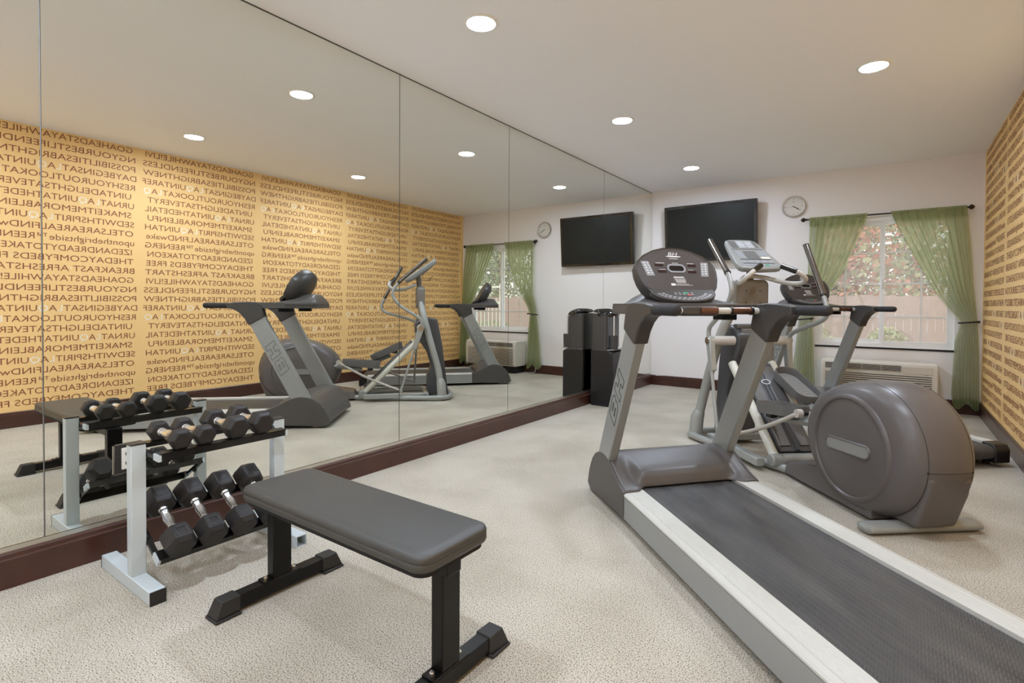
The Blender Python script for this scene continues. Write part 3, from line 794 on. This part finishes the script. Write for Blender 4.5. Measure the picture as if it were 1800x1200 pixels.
    for xa, xb in ((.165, .285), (-.285, -.165)):
        s2 = ob(MB().tube([(xa, .36, 1.048), (xb, .36, 1.048)], .0185, 18), 'pulse_sensor', 'copper')
        for xx in (xa, xb): ob(MB().tube([(xx-.006, .36, 1.048), (xx+.006, .36, 1.048)], .0215, 18), 'sensor_ring', 'black', s2)
    ob(MB().prism(rrect(-.12, .09, .335, .43, .03), 1.022, 1.072, 'z'), 'safety_key_housing', 'cap', bevel=.012, seg=3)
    ob(MB().tube([(-.02, .345, 1.048), (.075, .345, 1.048)], .021, 16), 'key_grip', 'copper')
    # tray under the console
    def ty(x): return .80-.215*sstep(.16, .385, abs(x))
    def tp_(u, v):
        x = -.385+.77*u; y = .372+(ty(x)-.372)*v
        hgt = 1.078+.078*(1-sstep(.06, .34, abs(x)))*sstep(.1, .7, v)*(1-sstep(.86, 1.0, v)*.9)
        if v > .985: hgt = 1.055
        return (x, y, hgt)
    ob(MB().grid(tp_, 50, 26), 'console_tray', 'hood', ang=60, solid=.006)
    pl_ = [(-.385+.77*i/24, ty(-.385+.77*i/24)) for i in range(25)]+[(.385, .372), (-.385, .372)]
    ob(MB().prism(pl_, 1.030, 1.076, 'z'), 'tray_base', 'hoodside', bevel=.003)
    for xa in (-.30, .215): ob(MB().box(xa, xa+.085, .50, .60, .998, 1.030), 'tray_mount', 'matte', bevel=.004)
    # console
    o_ = Vector((0, .497, 1.105)); e = Vector((0, .150, .262)).normalized(); nm = Vector((0, -e.z, e.y))   # faces the runner
    OX = -.02
    def CP(x, q, d_=0.0): return tuple(o_+Vector((x+OX, 0, 0))+e*q+nm*d_)
    half = [(0, .322), (.06, .316), (.12, .299), (.18, .268), (.222, .228), (.236, .200), (.238, .165), (.230, .115), (.212, .068), (.180, .030), (.135, .006), (.07, -.008), (0, -.012)]
    outl = half+[(-x, q) for x, q in half[-2:0:-1]]
    def scaled(k, dq=0): return [(x*k, .155+(q-.155)*k+dq) for x, q in outl]
    n_ = len(outl); vs = []; 
    layers = [(scaled(.955), .004), (scaled(.985), .010), (scaled(1.0), .002), (scaled(1.0), -.045), (scaled(.93, .004), -.078), (scaled(.70, .01), -.098), (scaled(.3, .01), -.102)]
    for pts, dd in layers: vs += [CP(x, q, dd) for x, q in pts]
    fs = [(i*n_+j, i*n_+(j+1) % n_, (i+1)*n_+(j+1) % n_, (i+1)*n_+j) for i in range(len(layers)-1) for j in range(n_)]+[tuple(range(n_)), tuple(range((len(layers)-1)*n_, len(layers)*n_))]
    con = ob(MB().add(vs, fs), 'console', 'cap', ang=50)
    fp = [(x, max(q, .055)) for x, q in scaled(.955)]
    ob(MB().add([CP(x, q, .0055) for x, q in fp], [tuple(range(n_))]), 'fascia', 'fascia', con, smooth=False)
    def flat(n, m_, rects, dd=.0065):
        mb = MB()
        for x0, x1, q0, q1, sh in rects: mb.add([CP(x0+sh*(q0-.155), q0, dd), CP(x1+sh*(q0-.155), q0, dd), CP(x1+sh*(q1-.155), q1, dd), CP(x0+sh*(q1-.155), q1, dd)], [(0, 1, 2, 3)])
        ob(mb, n, m_, con, smooth=False)
    flat('red_display', 'red', [(-.118, -.068, .198, .214, -.1), (-.112, -.062, .158, .174, -.1), (.068, .118, .198, .214, .1), (.064, .114, .158, .174, .1)])
    flat('button_panel', 'pgrey', [(-.185, -.140, .138, .228, -.22)]); flat('button_panel', 'pgrey', [(.140, .185, .138, .228, .22)])
    flat('button', 'print', [(sx*.170-.005, sx*.170+.005, .214-k*.0155, .221-k*.0155, sx*.2) for sx in (-1, 1) for k in range(5)]+[(sx*.150-.006, sx*.150+.006, .215-k*.0155, .2185-k*.0155, sx*.2) for sx in (-1, 1) for k in range(5)], .0075)
    ring = MB(); NS = 40
    def st(w_, h_, k):   # stadium outline
        a_ = 2*pi*k/NS; r_ = h_; cx = (w_-h_)*(1 if cos(a_) > 0 else -1); return (cx+r_*cos(a_), .186+r_*sin(a_))
    vs = [CP(*st(.055, .027, k), .008) for k in range(NS)]+[CP(*st(.044, .017, k), .008) for k in range(NS)]
    ring.add(vs, [(k, (k+1) % NS, NS+(k+1) % NS, NS+k) for k in range(NS)]); ob(ring, 'display_ring', 'pgrey', con, smooth=False)
    ob(MB().add([CP(*st(.044, .017, k), .007) for k in range(NS)], [tuple(range(NS))]), 'main_display', 'gloss', con, smooth=False)
    rc = [(-.030, .030, .128, .134, 0), (-.030, .036, .121, .1235, 0), (-.055, -.030, .079, .092, 0), (-.026, .05, .088, .090, 0), (-.026, .07, .081, .083, 0), (-.018, .018, .2185, .2215, 0)]
    for k in range(4): rc.append((-.026+.002*k, .036, .114-k*.0055, .1165-k*.0055, 0))
    rc += [(-.115, -.065, .217, .220, 0), (-.105, -.065, .177, .179, 0), (.070, .110, .217, .220, 0), (.068, .10, .177, .179, 0), (-.028, .024, .2465, .2495, 0)]
    for q_ in rc: flat('printed_line', 'print', [q_])
    vs, fs, mi = text_mesh('BH', .030, shear=.3)
    mb = MB(); mb.add([CP(v[0]*1.5-.034, .268+v[1], .0075) for v in vs], fs)
    mb.add([CP(.045*cos(2*pi*k/24), .262+.0045*sin(2*pi*k/24), .0072) for k in range(24)], [tuple(range(24))]); ob(mb, 'console_logo', 'print', con, smooth=False)
    # keypad ledge tilted flatter than the display
    ko = Vector((0, .512, 1.150)); ke = Vector((0, -.086, -.062)).normalized(); kn = Vector((0, ke.z, -ke.y))
    if kn.z < 0: kn = -kn
    def KP(x, q, d_=0.0): return tuple(ko+Vector((x+OX, 0, 0))+ke*q+kn*d_)
    kd = [(-.185, -.02)]+[(-.185*cos(pi*k/24), .012+.082*sin(pi*k/24)) for k in range(25)]+[(.185, -.02)]
    nk = len(kd); vs = [KP(x, q, 0) for x, q in kd]+[KP(x, q, -.028) for x, q in kd]
    ob(MB().add(vs, [tuple(range(nk)), tuple(range(nk, 2*nk))]+[(i, (i+1) % nk, nk+(i+1) % nk, nk+i) for i in range(nk)]), 'keypad', 'cap', con, bevel=.004)
    mb = MB(); mc = MB()
    for rr, a0, a1, nn, tt in ((.96, 15, 165, 15, .006), (.80, 12, 168, 12, .006)):
        for k in range(nn):
            a_ = radians(a0+(a1-a0)*(k+.5)/nn); da = radians((a1-a0)/nn*.34); p_ = []
            for r3, aa in ((rr, a_-da), (rr, a_+da), (rr-.10, a_+da), (rr-.10, a_-da)): p_.append(KP(-.172*r3*cos(aa), .010+.074*r3*sin(aa), .0008))
            mb.add(p_, [(0, 1, 2, 3)])
    for k in range(5):
        for j in range(2): mb.add([KP(-.06+k*.024+dx, .018+j*.013+dy, .0008) for dx, dy in ((0, 0), (.013, 0), (.013, .006), (0, .006))], [(0, 1, 2, 3)])
    ob(mb, 'key_print', 'kneutral', con, smooth=False)
    def ell(x, q, a_, b2): return [KP(x+a_*cos(2*pi*k/18), q+b2*sin(2*pi*k/18), .0016) for k in range(18)]
    ob(MB().add(ell(.005, .022, .015, .007), [tuple(range(18))]), 'start_button', 'green', con, smooth=False)
    ob(MB().add(ell(.022, .040, .015, .006), [tuple(range(18))]), 'stop_button', 'redb', con, smooth=False)
    return t
t1 = treadmill('silver treadmill in the foreground, its dark belt running out of the lower right corner', (2.178, 2.398, 0), radians(46.19))
dup(t1, (2.389, 5.321, 0), radians(40.39), 'silver treadmill farthest back beside the window and the patterned wall', 'silver treadmills')

# ------------------------------------------------------------ elliptical trainer
el = thing('elliptical_trainer', 'grey elliptical trainer with a large round rear drum between the treadmills', 'elliptical trainer', (2.80, 3.18, 0), radians(41))
def EO(mb, n, m_, p=None, **k): return mb.obj(n, m_, p or el, **k)
# drum housing
def drum(u, v):
    x = -.186+.372*u; q = abs(x)/.186; c_ = sqrt(max(0, 1-q**2.4)) if q < 1 else 0
    rr = .268+.068*c_; ext = .10*c_
    a_ = 2*pi*v; cy = .235-.075*c_; cz = .345+.014*c_
    y = cy+(rr+(ext*1.9 if cos(a_) > 0 else 0))*cos(a_); z = cz+(rr-.0)*sin(a_)
    return (x, y, max(.035, z))
EO(MB().grid(drum, 30, 72), 'drum_housing', 'drum', ang=180)
for s_ in (-1, 1):
    mb = MB()
    Td = Matrix.Translation((s_*.186, .235, .345)) @ Matrix.Rotation(s_*pi/2, 4, 'Y')
    mb.lathe([(.285, -.025), (.272, .004), (.262, .012), (.252, .012), (.246, .004), (.240, .006), (.0, .014)], 64, Td)
    dc = EO(mb, 'side_disc', 'drum', ang=50)
    # slot shaped badge
    def slot(w_, h_, d_, n=36):
        out = []
        for k in range(n):
            a_ = 2*pi*k/n; cx = (w_-h_)*(1 if cos(a_) > 0 else -1); X, Z = cx+h_*cos(a_), h_*sin(a_)
            th = radians(-4); out.append((s_*(.186+d_), .235+X*cos(th)+Z*sin(th)*0, .345-X*sin(th)*0+Z+X*(-.03)))
        return out
    a1_, a2_ = slot(.158, .036, .013), slot(.152, .030, .019)
    EO(MB().add(slot(.160, .038, .010)+a1_+slot(.154, .032, .0185)+slot(.148, .026, .0145), [(i*36+k, i*36+(k+1) % 36, (i+1)*36+(k+1) % 36, (i+1)*36+k) for i in range(3) for k in range(36)]), 'badge_rim', 'drum', dc)
    EO(MB().add(slot(.150, .028, .015), [tuple(range(36))]), 'badge', 'badge', dc, smooth=False)
# rear spine between the seams, running down to the foot
sp = [(-.165, .30), (-.150, .22), (-.105, .10), (-.085, .050), (.12, .045), (.24, .12), (.2, .3), (0, .34), (-.10, .34)]
EO(MB().prism(sp, -.105, .105, 'x'), 'rear_spine', 'drum', bevel=.02, seg=4)
seam = MB()
for xs in (-.108, .108):
    q = abs(xs)/.186; c_ = sqrt(1-q**2.4); pts = []
    for k in range(10, 66):
        u = (xs+.186)/.372; p_ = drum(u, k/72); cy = .16; cz = .359
        dv = Vector((0, p_[1]-cy, p_[2]-cz)).normalized()*.0005
        pts.append((p_[0], p_[1]+dv.y, p_[2]+dv.z))
    seam.tube(pts[8:40], .0012, 5)
EO(seam, 'seam_line', 'vent')
for s_ in (-1, 1):
    p_ = drum((s_*.108+.186)/.372, 37/72)
    EO(MB().disc((s_*.108, p_[1], p_[2]), .005, 'y', 10, .004), 'screw', 'vent')
seam = MB().tube([(x, drum((x+.186)/.372, 37/72)[1]-.0004, drum((x+.186)/.372, 37/72)[2]) for x in [-.108+.216*k/12 for k in range(13)]], .0012, 5)
EO(seam, 'seam_line', 'vent')
# rear foot
fo = [(.28*cos(0), 0)]
EO(MB().tube([(-.262, 0, .027), (.262, 0, .027)], .05, 24, sy=.5), 'rear_foot', 'etube')
for s_ in (-1, 1): EO(MB().tube([(s_*.262, 0, .027), (s_*.285, 0, .026), (s_*.296, 0, .022)], [.051, .047, .025], 24, sy=.5), 'foot_cap', 'etube')
# base shroud
sh = MB(); 
vs = [(-.17, .10, .02), (.17, .10, .02), (.15, .86, .02), (-.15, .86, .02), (-.17, .10, .20), (.17, .10, .20), (.12, .46, .165), (-.12, .46, .165), (.14, .82, .095), (-.14, .82, .095)]
sh.add(vs, [(0, 1, 2, 3), (4, 5, 6, 7), (7, 6, 8, 9), (9, 8, 2, 3), (0, 4, 5, 1), (1, 5, 6), (1, 6, 8, 2), (0, 7, 4), (0, 3, 9, 7)])
EO(sh, 'base_shroud', 'drum', bevel=.008, seg=3)
# base frame: front bow and converging tubes
pth = [(-.125, .84, .036), (-.22, 1.15, .036), (-.31, 1.55, .036), (-.345, 1.74, .036), (-.33, 1.82, .036), (-.26, 1.87, .036), (-.12, 1.895, .036), (0, 1.90, .036)]
pth += [(-x, y, z) for x, y, z in pth[-2::-1]]
EO(MB().tube(smooth_path(pth, 5), .027, 16), 'base_frame', 'etube')
for s_ in (-1, 1):
    q = sorted((s_*.235, s_*.285)); EO(MB().prism([(s_*.225, .030), (s_*.285, .030), (s_*.285, .085), (s_*.225, .085)], .93, 1.62, 'y'), 'side_beam', 'etube', bevel=.008)
EO(MB().box(-.285, .285, 1.585, 1.635, .03, .08), 'cross_beam', 'etube', bevel=.008)
for s_ in (-1, 1): EO(MB().disc((s_*.30, 1.78, .006), .02, 'z', 14, .012), 'levelling_foot', 'black')
# columns
for s_ in (-1, 1):
    c_ = smooth_path([(s_*.308, 1.775, .05), (s_*.29, 1.76, .20), (s_*.265, 1.735, .36), (s_*.240, 1.675, .58), (s_*.19, 1.60, .87), (s_*.12, 1.56, 1.05), (s_*.075, 1.545, 1.16)], 5)
    EO(MB().tube(c_, [.036]*len(c_), 20), 'column', 'etube')
    EO(MB().tube([(s_*.310, 1.778, .045), (s_*.300, 1.770, .18), (s_*.290, 1.762, .215), (s_*.284, 1.757, .235)], [.052, .051, .045, .037], 20, sy=1.0), 'column_boot', 'etube')
EO(MB().prism(rrect(-.135, .135, 1.03, 1.275, .045), 1.505, 1.60, 'y'), 'neck_cover', 'taupe2', bevel=.018, seg=4)
nb = MB()
for x in (-.05, .06):
    for z in (1.10, 1.19): nb.tube([(x, 1.500, z), (x, 1.506, z)], .0045, 8)
EO(nb, 'cover_screws', 'black')
EO(MB().tube([(0, 1.55, 1.24), (0, 1.53, 1.40)], .028, 18), 'neck', 'taupe2')
# fixed handlebar loops
for s_ in (-1, 1):
    lp_ = smooth_path([(0, 1.50, 1.30), (s_*.09, 1.475, 1.285), (s_*.18, 1.37, 1.245), (s_*.222, 1.27, 1.238), (s_*.225, 1.21, 1.262), (s_*.185, 1.20, 1.300), (s_*.14, 1.225, 1.330)], 6)
    hb = EO(MB().tube(lp_, .0165, 14), 'fixed_handlebar', 'ebeige')
    EO(MB().tube([(s_*.16, 1.214, 1.318), (s_*.075, 1.27, 1.362)], .0195, 16), 'pulse_grip', 'gloss', hb)
# swinging arms: plate, bent tube, grip, link rod, pedal
def arm(s_, tube_pts, grip, low, joint):
    a_ = EO(MB().tube(smooth_path(tube_pts, 6), .0165, 14), 'swing_arm', 'etube')
    EO(MB().tube(grip, .0205, 18), 'grip', 'gripm', a_)
    g0 = Vector(grip[0]); g1 = Vector(grip[1]); d_ = (g1-g0).normalized()
    EO(MB().tube([g0-d_*.006, g0+d_*.006], .0235, 16).tube([g1-d_*.002, g1+d_*.004], .0215, 16), 'grip_ring', 'black', a_)
    pv = Vector((s_*.318, 1.545, .808)); lo = Vector(low); m_ = pv+(lo-pv)*.33
    dr = (lo-pv).normalized(); sd = Vector((s_, 0, 0)); w_ = dr.cross(sd).normalized()
    q = MB(); 
    for off in (0,):
        pts = [pv-w_*.036-dr*.02, pv-dr*.04, pv+w_*.036-dr*.02, m_+w_*.024, m_-w_*.024]
        q.add([tuple(p_+sd*.012) for p_ in pts]+[tuple(p_-sd*.030) for p_ in pts], [(0, 1, 2, 3, 4), (5, 6, 7, 8, 9)]+[(i, (i+1) % 5, 5+(i+1) % 5, 5+i) for i in range(5)])
    EO(q, 'arm_plate', 'etube', a_, bevel=.006)
    EO(MB().tube([m_-dr*.02, lo], .0125, 12), 'lower_rod', 'etube', a_)
    EO(MB().tube([pv+sd*.012, pv+sd*.02], .028, 20), 'pivot_cap', 'steel', a_)
    jt = Vector(joint); mid = lo+(jt-lo)*.55+Vector((0, 0, -.025))
    lk = EO(MB().tube(smooth_path([lo, mid, jt], 8), [.0115]*8+[.014]*9, 12), 'link_rod', 'ebeige')
    EO(MB().tube([jt+Vector((-s_*-.0-.016*s_*-1, 0, 0)), jt-Vector((s_*.016, 0, 0))], .026, 18), 'link_bearing', 'ebeige', lk)
    EO(MB().tube([jt-Vector((s_*.014, 0, 0)), jt-Vector((s_*.055, 0, 0))], .014, 14), 'link_axle', 'black', lk)
    EO(MB().tube([lo-Vector((s_*.018, 0, 0)), lo+Vector((s_*.018, 0, 0))], .018, 14), 'lower_bearing', 'etube', lk)
arm(-1, [(-.318, 1.545, .808), (-.318, 1.545, .90), (-.315, 1.44, .975), (-.310, 1.315, 1.06), (-.306, 1.245, 1.15), (-.305, 1.245, 1.22), (-.305, 1.30, 1.31)],
    [(-.305, 1.30, 1.31), (-.291, 1.606, 1.576)], (-.347, 1.328, .128), (-.178, .662, .431))
arm(1, [(.318, 1.545, .808), (.318, 1.50, .865), (.318, 1.36, .915), (.318, 1.20, .960), (.318, 1.125, 1.00), (.318, 1.115, 1.06), (.318, 1.15, 1.15)],
    [(.318, 1.15, 1.15), (.318, 1.349, 1.52)], (.347, 1.50, .128), (.19, .98, .40))
EO(MB().tube([(-.312, 1.545, .808), (-.12, 1.545, .808)], .036, 24).tube([(.12, 1.545, .808), (.312, 1.545, .808)], .036, 24), 'pivot_axle', 'ebeige')
# front housing
fh = [(1.56, .905), (1.66, .925), (1.745, .90), (1.80, .62), (1.87, .05), (1.63, .03), (1.63, .26), (1.68, .36), (1.63, .52), (1.55, .64), (1.49, .76), (1.49, .86)]
EO(MB().prism(fh, -.115, .115, 'x'), 'front_housing', 'dark', bevel=.02, seg=4)
EO(MB().box(-.10, .10, 1.535, 1.60, .895, .935).obj('accessory_tray', 'hood', el, bevel=.01) and MB().box(-.08, .08, 1.50, 1.53, .86, .90), 'tray_lip', 'pedal', bevel=.004)
# ramp
for s_ in (-1, 1):
    EO(MB().tube([(s_*.155, .93, .085), (s_*.155, 1.50, .64)], .030, 18), 'ramp_tube', 'elite')
EO(MB().tube([(-.20, .915, .075), (.20, .915, .075)], .042, 22), 'ramp_hinge', 'etube', bevel=.008)
rd_ = Vector((0, 1.50-.93, .64-.085)).normalized(); rn = Vector((0, -rd_.z, rd_.y)); r0 = Vector((0, .95, .105))
def RP(x, q, d_): return tuple(r0+Vector((x, 0, 0))+rd_*q+rn*d_)
mb = MB()
mb.add([RP(x, q, d_) for q in (0, .74) for x, d_ in ((-.12, -.02), (.12, -.02), (.12, .03), (.02, .03), (.01, .05), (-.01, .05), (-.02, .03), (-.12, .03))], [tuple(range(8)), tuple(range(8, 16))]+[(i, (i+1) % 8, 8+(i+1) % 8, 8+i) for i in range(8)])
EO(mb, 'ramp_cover', 'dark', bevel=.004)
for s_ in (-1, 1):
    EO(MB().add([RP(s_*x, q, d_) for q in (.04, .70) for x, d_ in ((.028, .031), (.112, .031), (.104, .038), (.036, .038))], [(0, 1, 2, 3), (4, 5, 6, 7)]+[(i, (i+1) % 4, 4+(i+1) % 4, 4+i) for i in range(4)]), 'ramp_track', 'pedal')
EO(MB().add([RP(.0+.034*cos(2*pi*k/28), .55+.022*sin(2*pi*k/28), .053) for k in range(28)]+[RP(.0+.028*cos(2*pi*k/28), .55+.017*sin(2*pi*k/28), .053) for k in range(28)], [(k, (k+1) % 28, 28+(k+1) % 28, 28+k) for k in range(28)]), 'ramp_badge', 'print', smooth=False)
# pedals
def pedal(xc, y0, z0, y1, z1, armto, w_=.085):
    d_ = Vector((0, y1-y0, z1-z0)); Ln = d_.length; d_.normalize(); nn = Vector((0, -d_.z, d_.y)); o_ = Vector((xc, y0, z0))
    def PP(x, q, h): return o_+Vector((x, 0, 0))+d_*q+nn*h
    ol_ = rrect(-w_, w_, 0, Ln, .075, 8); n = len(ol_)
    def sc(k): return [(x*k, Ln/2+(q-Ln/2)*(1-(1-k)*.45)) for x, q in ol_]
    vs = []; lay = [(sc(.93), -.022), (sc(1.0), .012), (sc(1.02), .050), (sc(.965), .050), (sc(.90), .004)]
    for pts, h in lay: vs += [tuple(PP(x, q, h*(1.0 if h < .02 else (.75+.35*(q/Ln)*1.0)))) for x, q in pts]
    fs = [(i*n+j, i*n+(j+1) % n, (i+1)*n+(j+1) % n, (i+1)*n+j) for i in range(4) for j in range(n)]+[tuple(range(n))[::-1], tuple(range(4*n, 5*n))]
    pd = EO(MB().add(vs, fs), 'pedal', 'pedal', ang=50)
    mt = MB()
    mt.add([tuple(PP(x, q, .006)) for x, q in sc(.86)], [tuple(range(n))])
    EO(mt, 'pedal_mat', 'tread', pd, smooth=False)
    gr = MB()
    for k in range(9):
        q = Ln*(.14+.09*k); gr.add([tuple(PP(x, q+dq, .0075)) for x, dq in ((-.055, 0), (.055, 0), (.055, .004), (-.055, .004))], [(0, 1, 2, 3)])
    EO(gr, 'mat_ribs', 'pedal', pd, smooth=False)
    a0 = PP(0, Ln*.55, -.045); a1 = PP(0, .02, -.045); a2 = Vector(armto)
    EO(MB().prism([(-.028, -.030), (.028, -.030), (.028, .022), (-.028, .022)], 0, 1, 'z', None).obj('pedal_arm', 'etube', pd) and MB().tube([a0, a1, a2], .028, 4, sy=1.0), 'crank_arm', 'etube', pd)
    EO(MB().box(-.03, .03, -.03, .03, -.05, -.02, Matrix.Translation(PP(0, Ln*.75, 0))), 'roller_bracket', 'black', pd)
    return pd
pedal(-.135, .695, .425, 1.10, .375, (-.12, .50, .40))
pedal(.145, 1.00, .435, 1.36, .580, (.12, .52, .33))
for o in list(C.objects):
    if o.name.startswith('pedal_arm'): bpy.data.objects.remove(o)
# console head
ce = Vector((0, .32, .23)).normalized(); cn = Vector((0, -ce.z, ce.y)); co = Vector((0, 1.38, 1.35))
def EP(x, q, d_=0): return tuple(co+Vector((x, 0, 0))+ce*q+cn*d_)
hf = [(0, .425), (.09, .42), (.118, .405), (.130, .375), (.150, .262), (.152, .25), (.172, .07), (.168, .025), (.145, .0), (0, -.012)]
ol_ = hf+[(-x, q) for x, q in hf[-2:0:-1]]; n = len(ol_)
def sc2(k): return [(x*k, .2+(q-.2)*k) for x, q in ol_]
lay = [(sc2(.95), .008), (sc2(1), .0), (sc2(1), -.02), (sc2(.9), -.045), (sc2(.4), -.06)]
vs = []
for pts, dd in lay: vs += [EP(x, q, dd) for x, q in pts]
ec = EO(MB().add(vs, [(i*n+j, i*n+(j+1) % n, (i+1)*n+(j+1) % n, (i+1)*n+j) for i in range(4) for j in range(n)]+[tuple(range(n)), tuple(range(4*n, 5*n))]), 'console', 'badge', bevel=.004)
def eflat(nm_, m_, rects, dd=.0095):
    mb = MB()
    for x0, x1, q0, q1 in rects: mb.add([EP(x0, q0, dd), EP(x1, q0, dd), EP(x1, q1, dd), EP(x0, q1, dd)], [(0, 1, 2, 3)])
    EO(mb, nm_, m_, ec, smooth=False)
eflat('reading_rack_window', 'pedal', [(-.108, -.055, .285, .392), (.085, .108, .285, .392)])
eflat('instruction_label', 'pgrey', [(-.052, .08, .285, .392)])
eflat('instruction_lines', 'print', [(-.046+c_*.066, -.046+c_*.066+.052, .380-k*.011, .384-k*.011) for c_ in range(2) for k in range(9)], .0100)
eflat('fold_line', 'dark', [(-.125, .125, .262, .268), (-.12, .12, .108, .116), (-.12, .12, .052, .058)])
eflat('lcd_display', 'pedal', [(-.055, .045, .122, .235)])
eflat('side_label', 'pgrey', [(-.115, -.065, .130, .235), (.055, .125, .165, .235)])
eflat('cream_label', 'offwhite', [(.055, .125, .122, .152)])
eflat('key_row', 'pgrey', [(-.125+k*.052, -.125+k*.052+.044, .066, .100) for k in range(5)]+[(-.13+k*.03, -.13+k*.03+.024, .018, .044) for k in range(9)])
eflat('start_key', 'green', [(.045, .066, .02, .042)], .0102)
EO(MB().tube([EP(-.02, .22, -.05), EP(.0, .15, -.11), EP(.02, .22, -.16), EP(.02, .30, -.14)], .003, 6), 'wire_hook', 'black', ec)
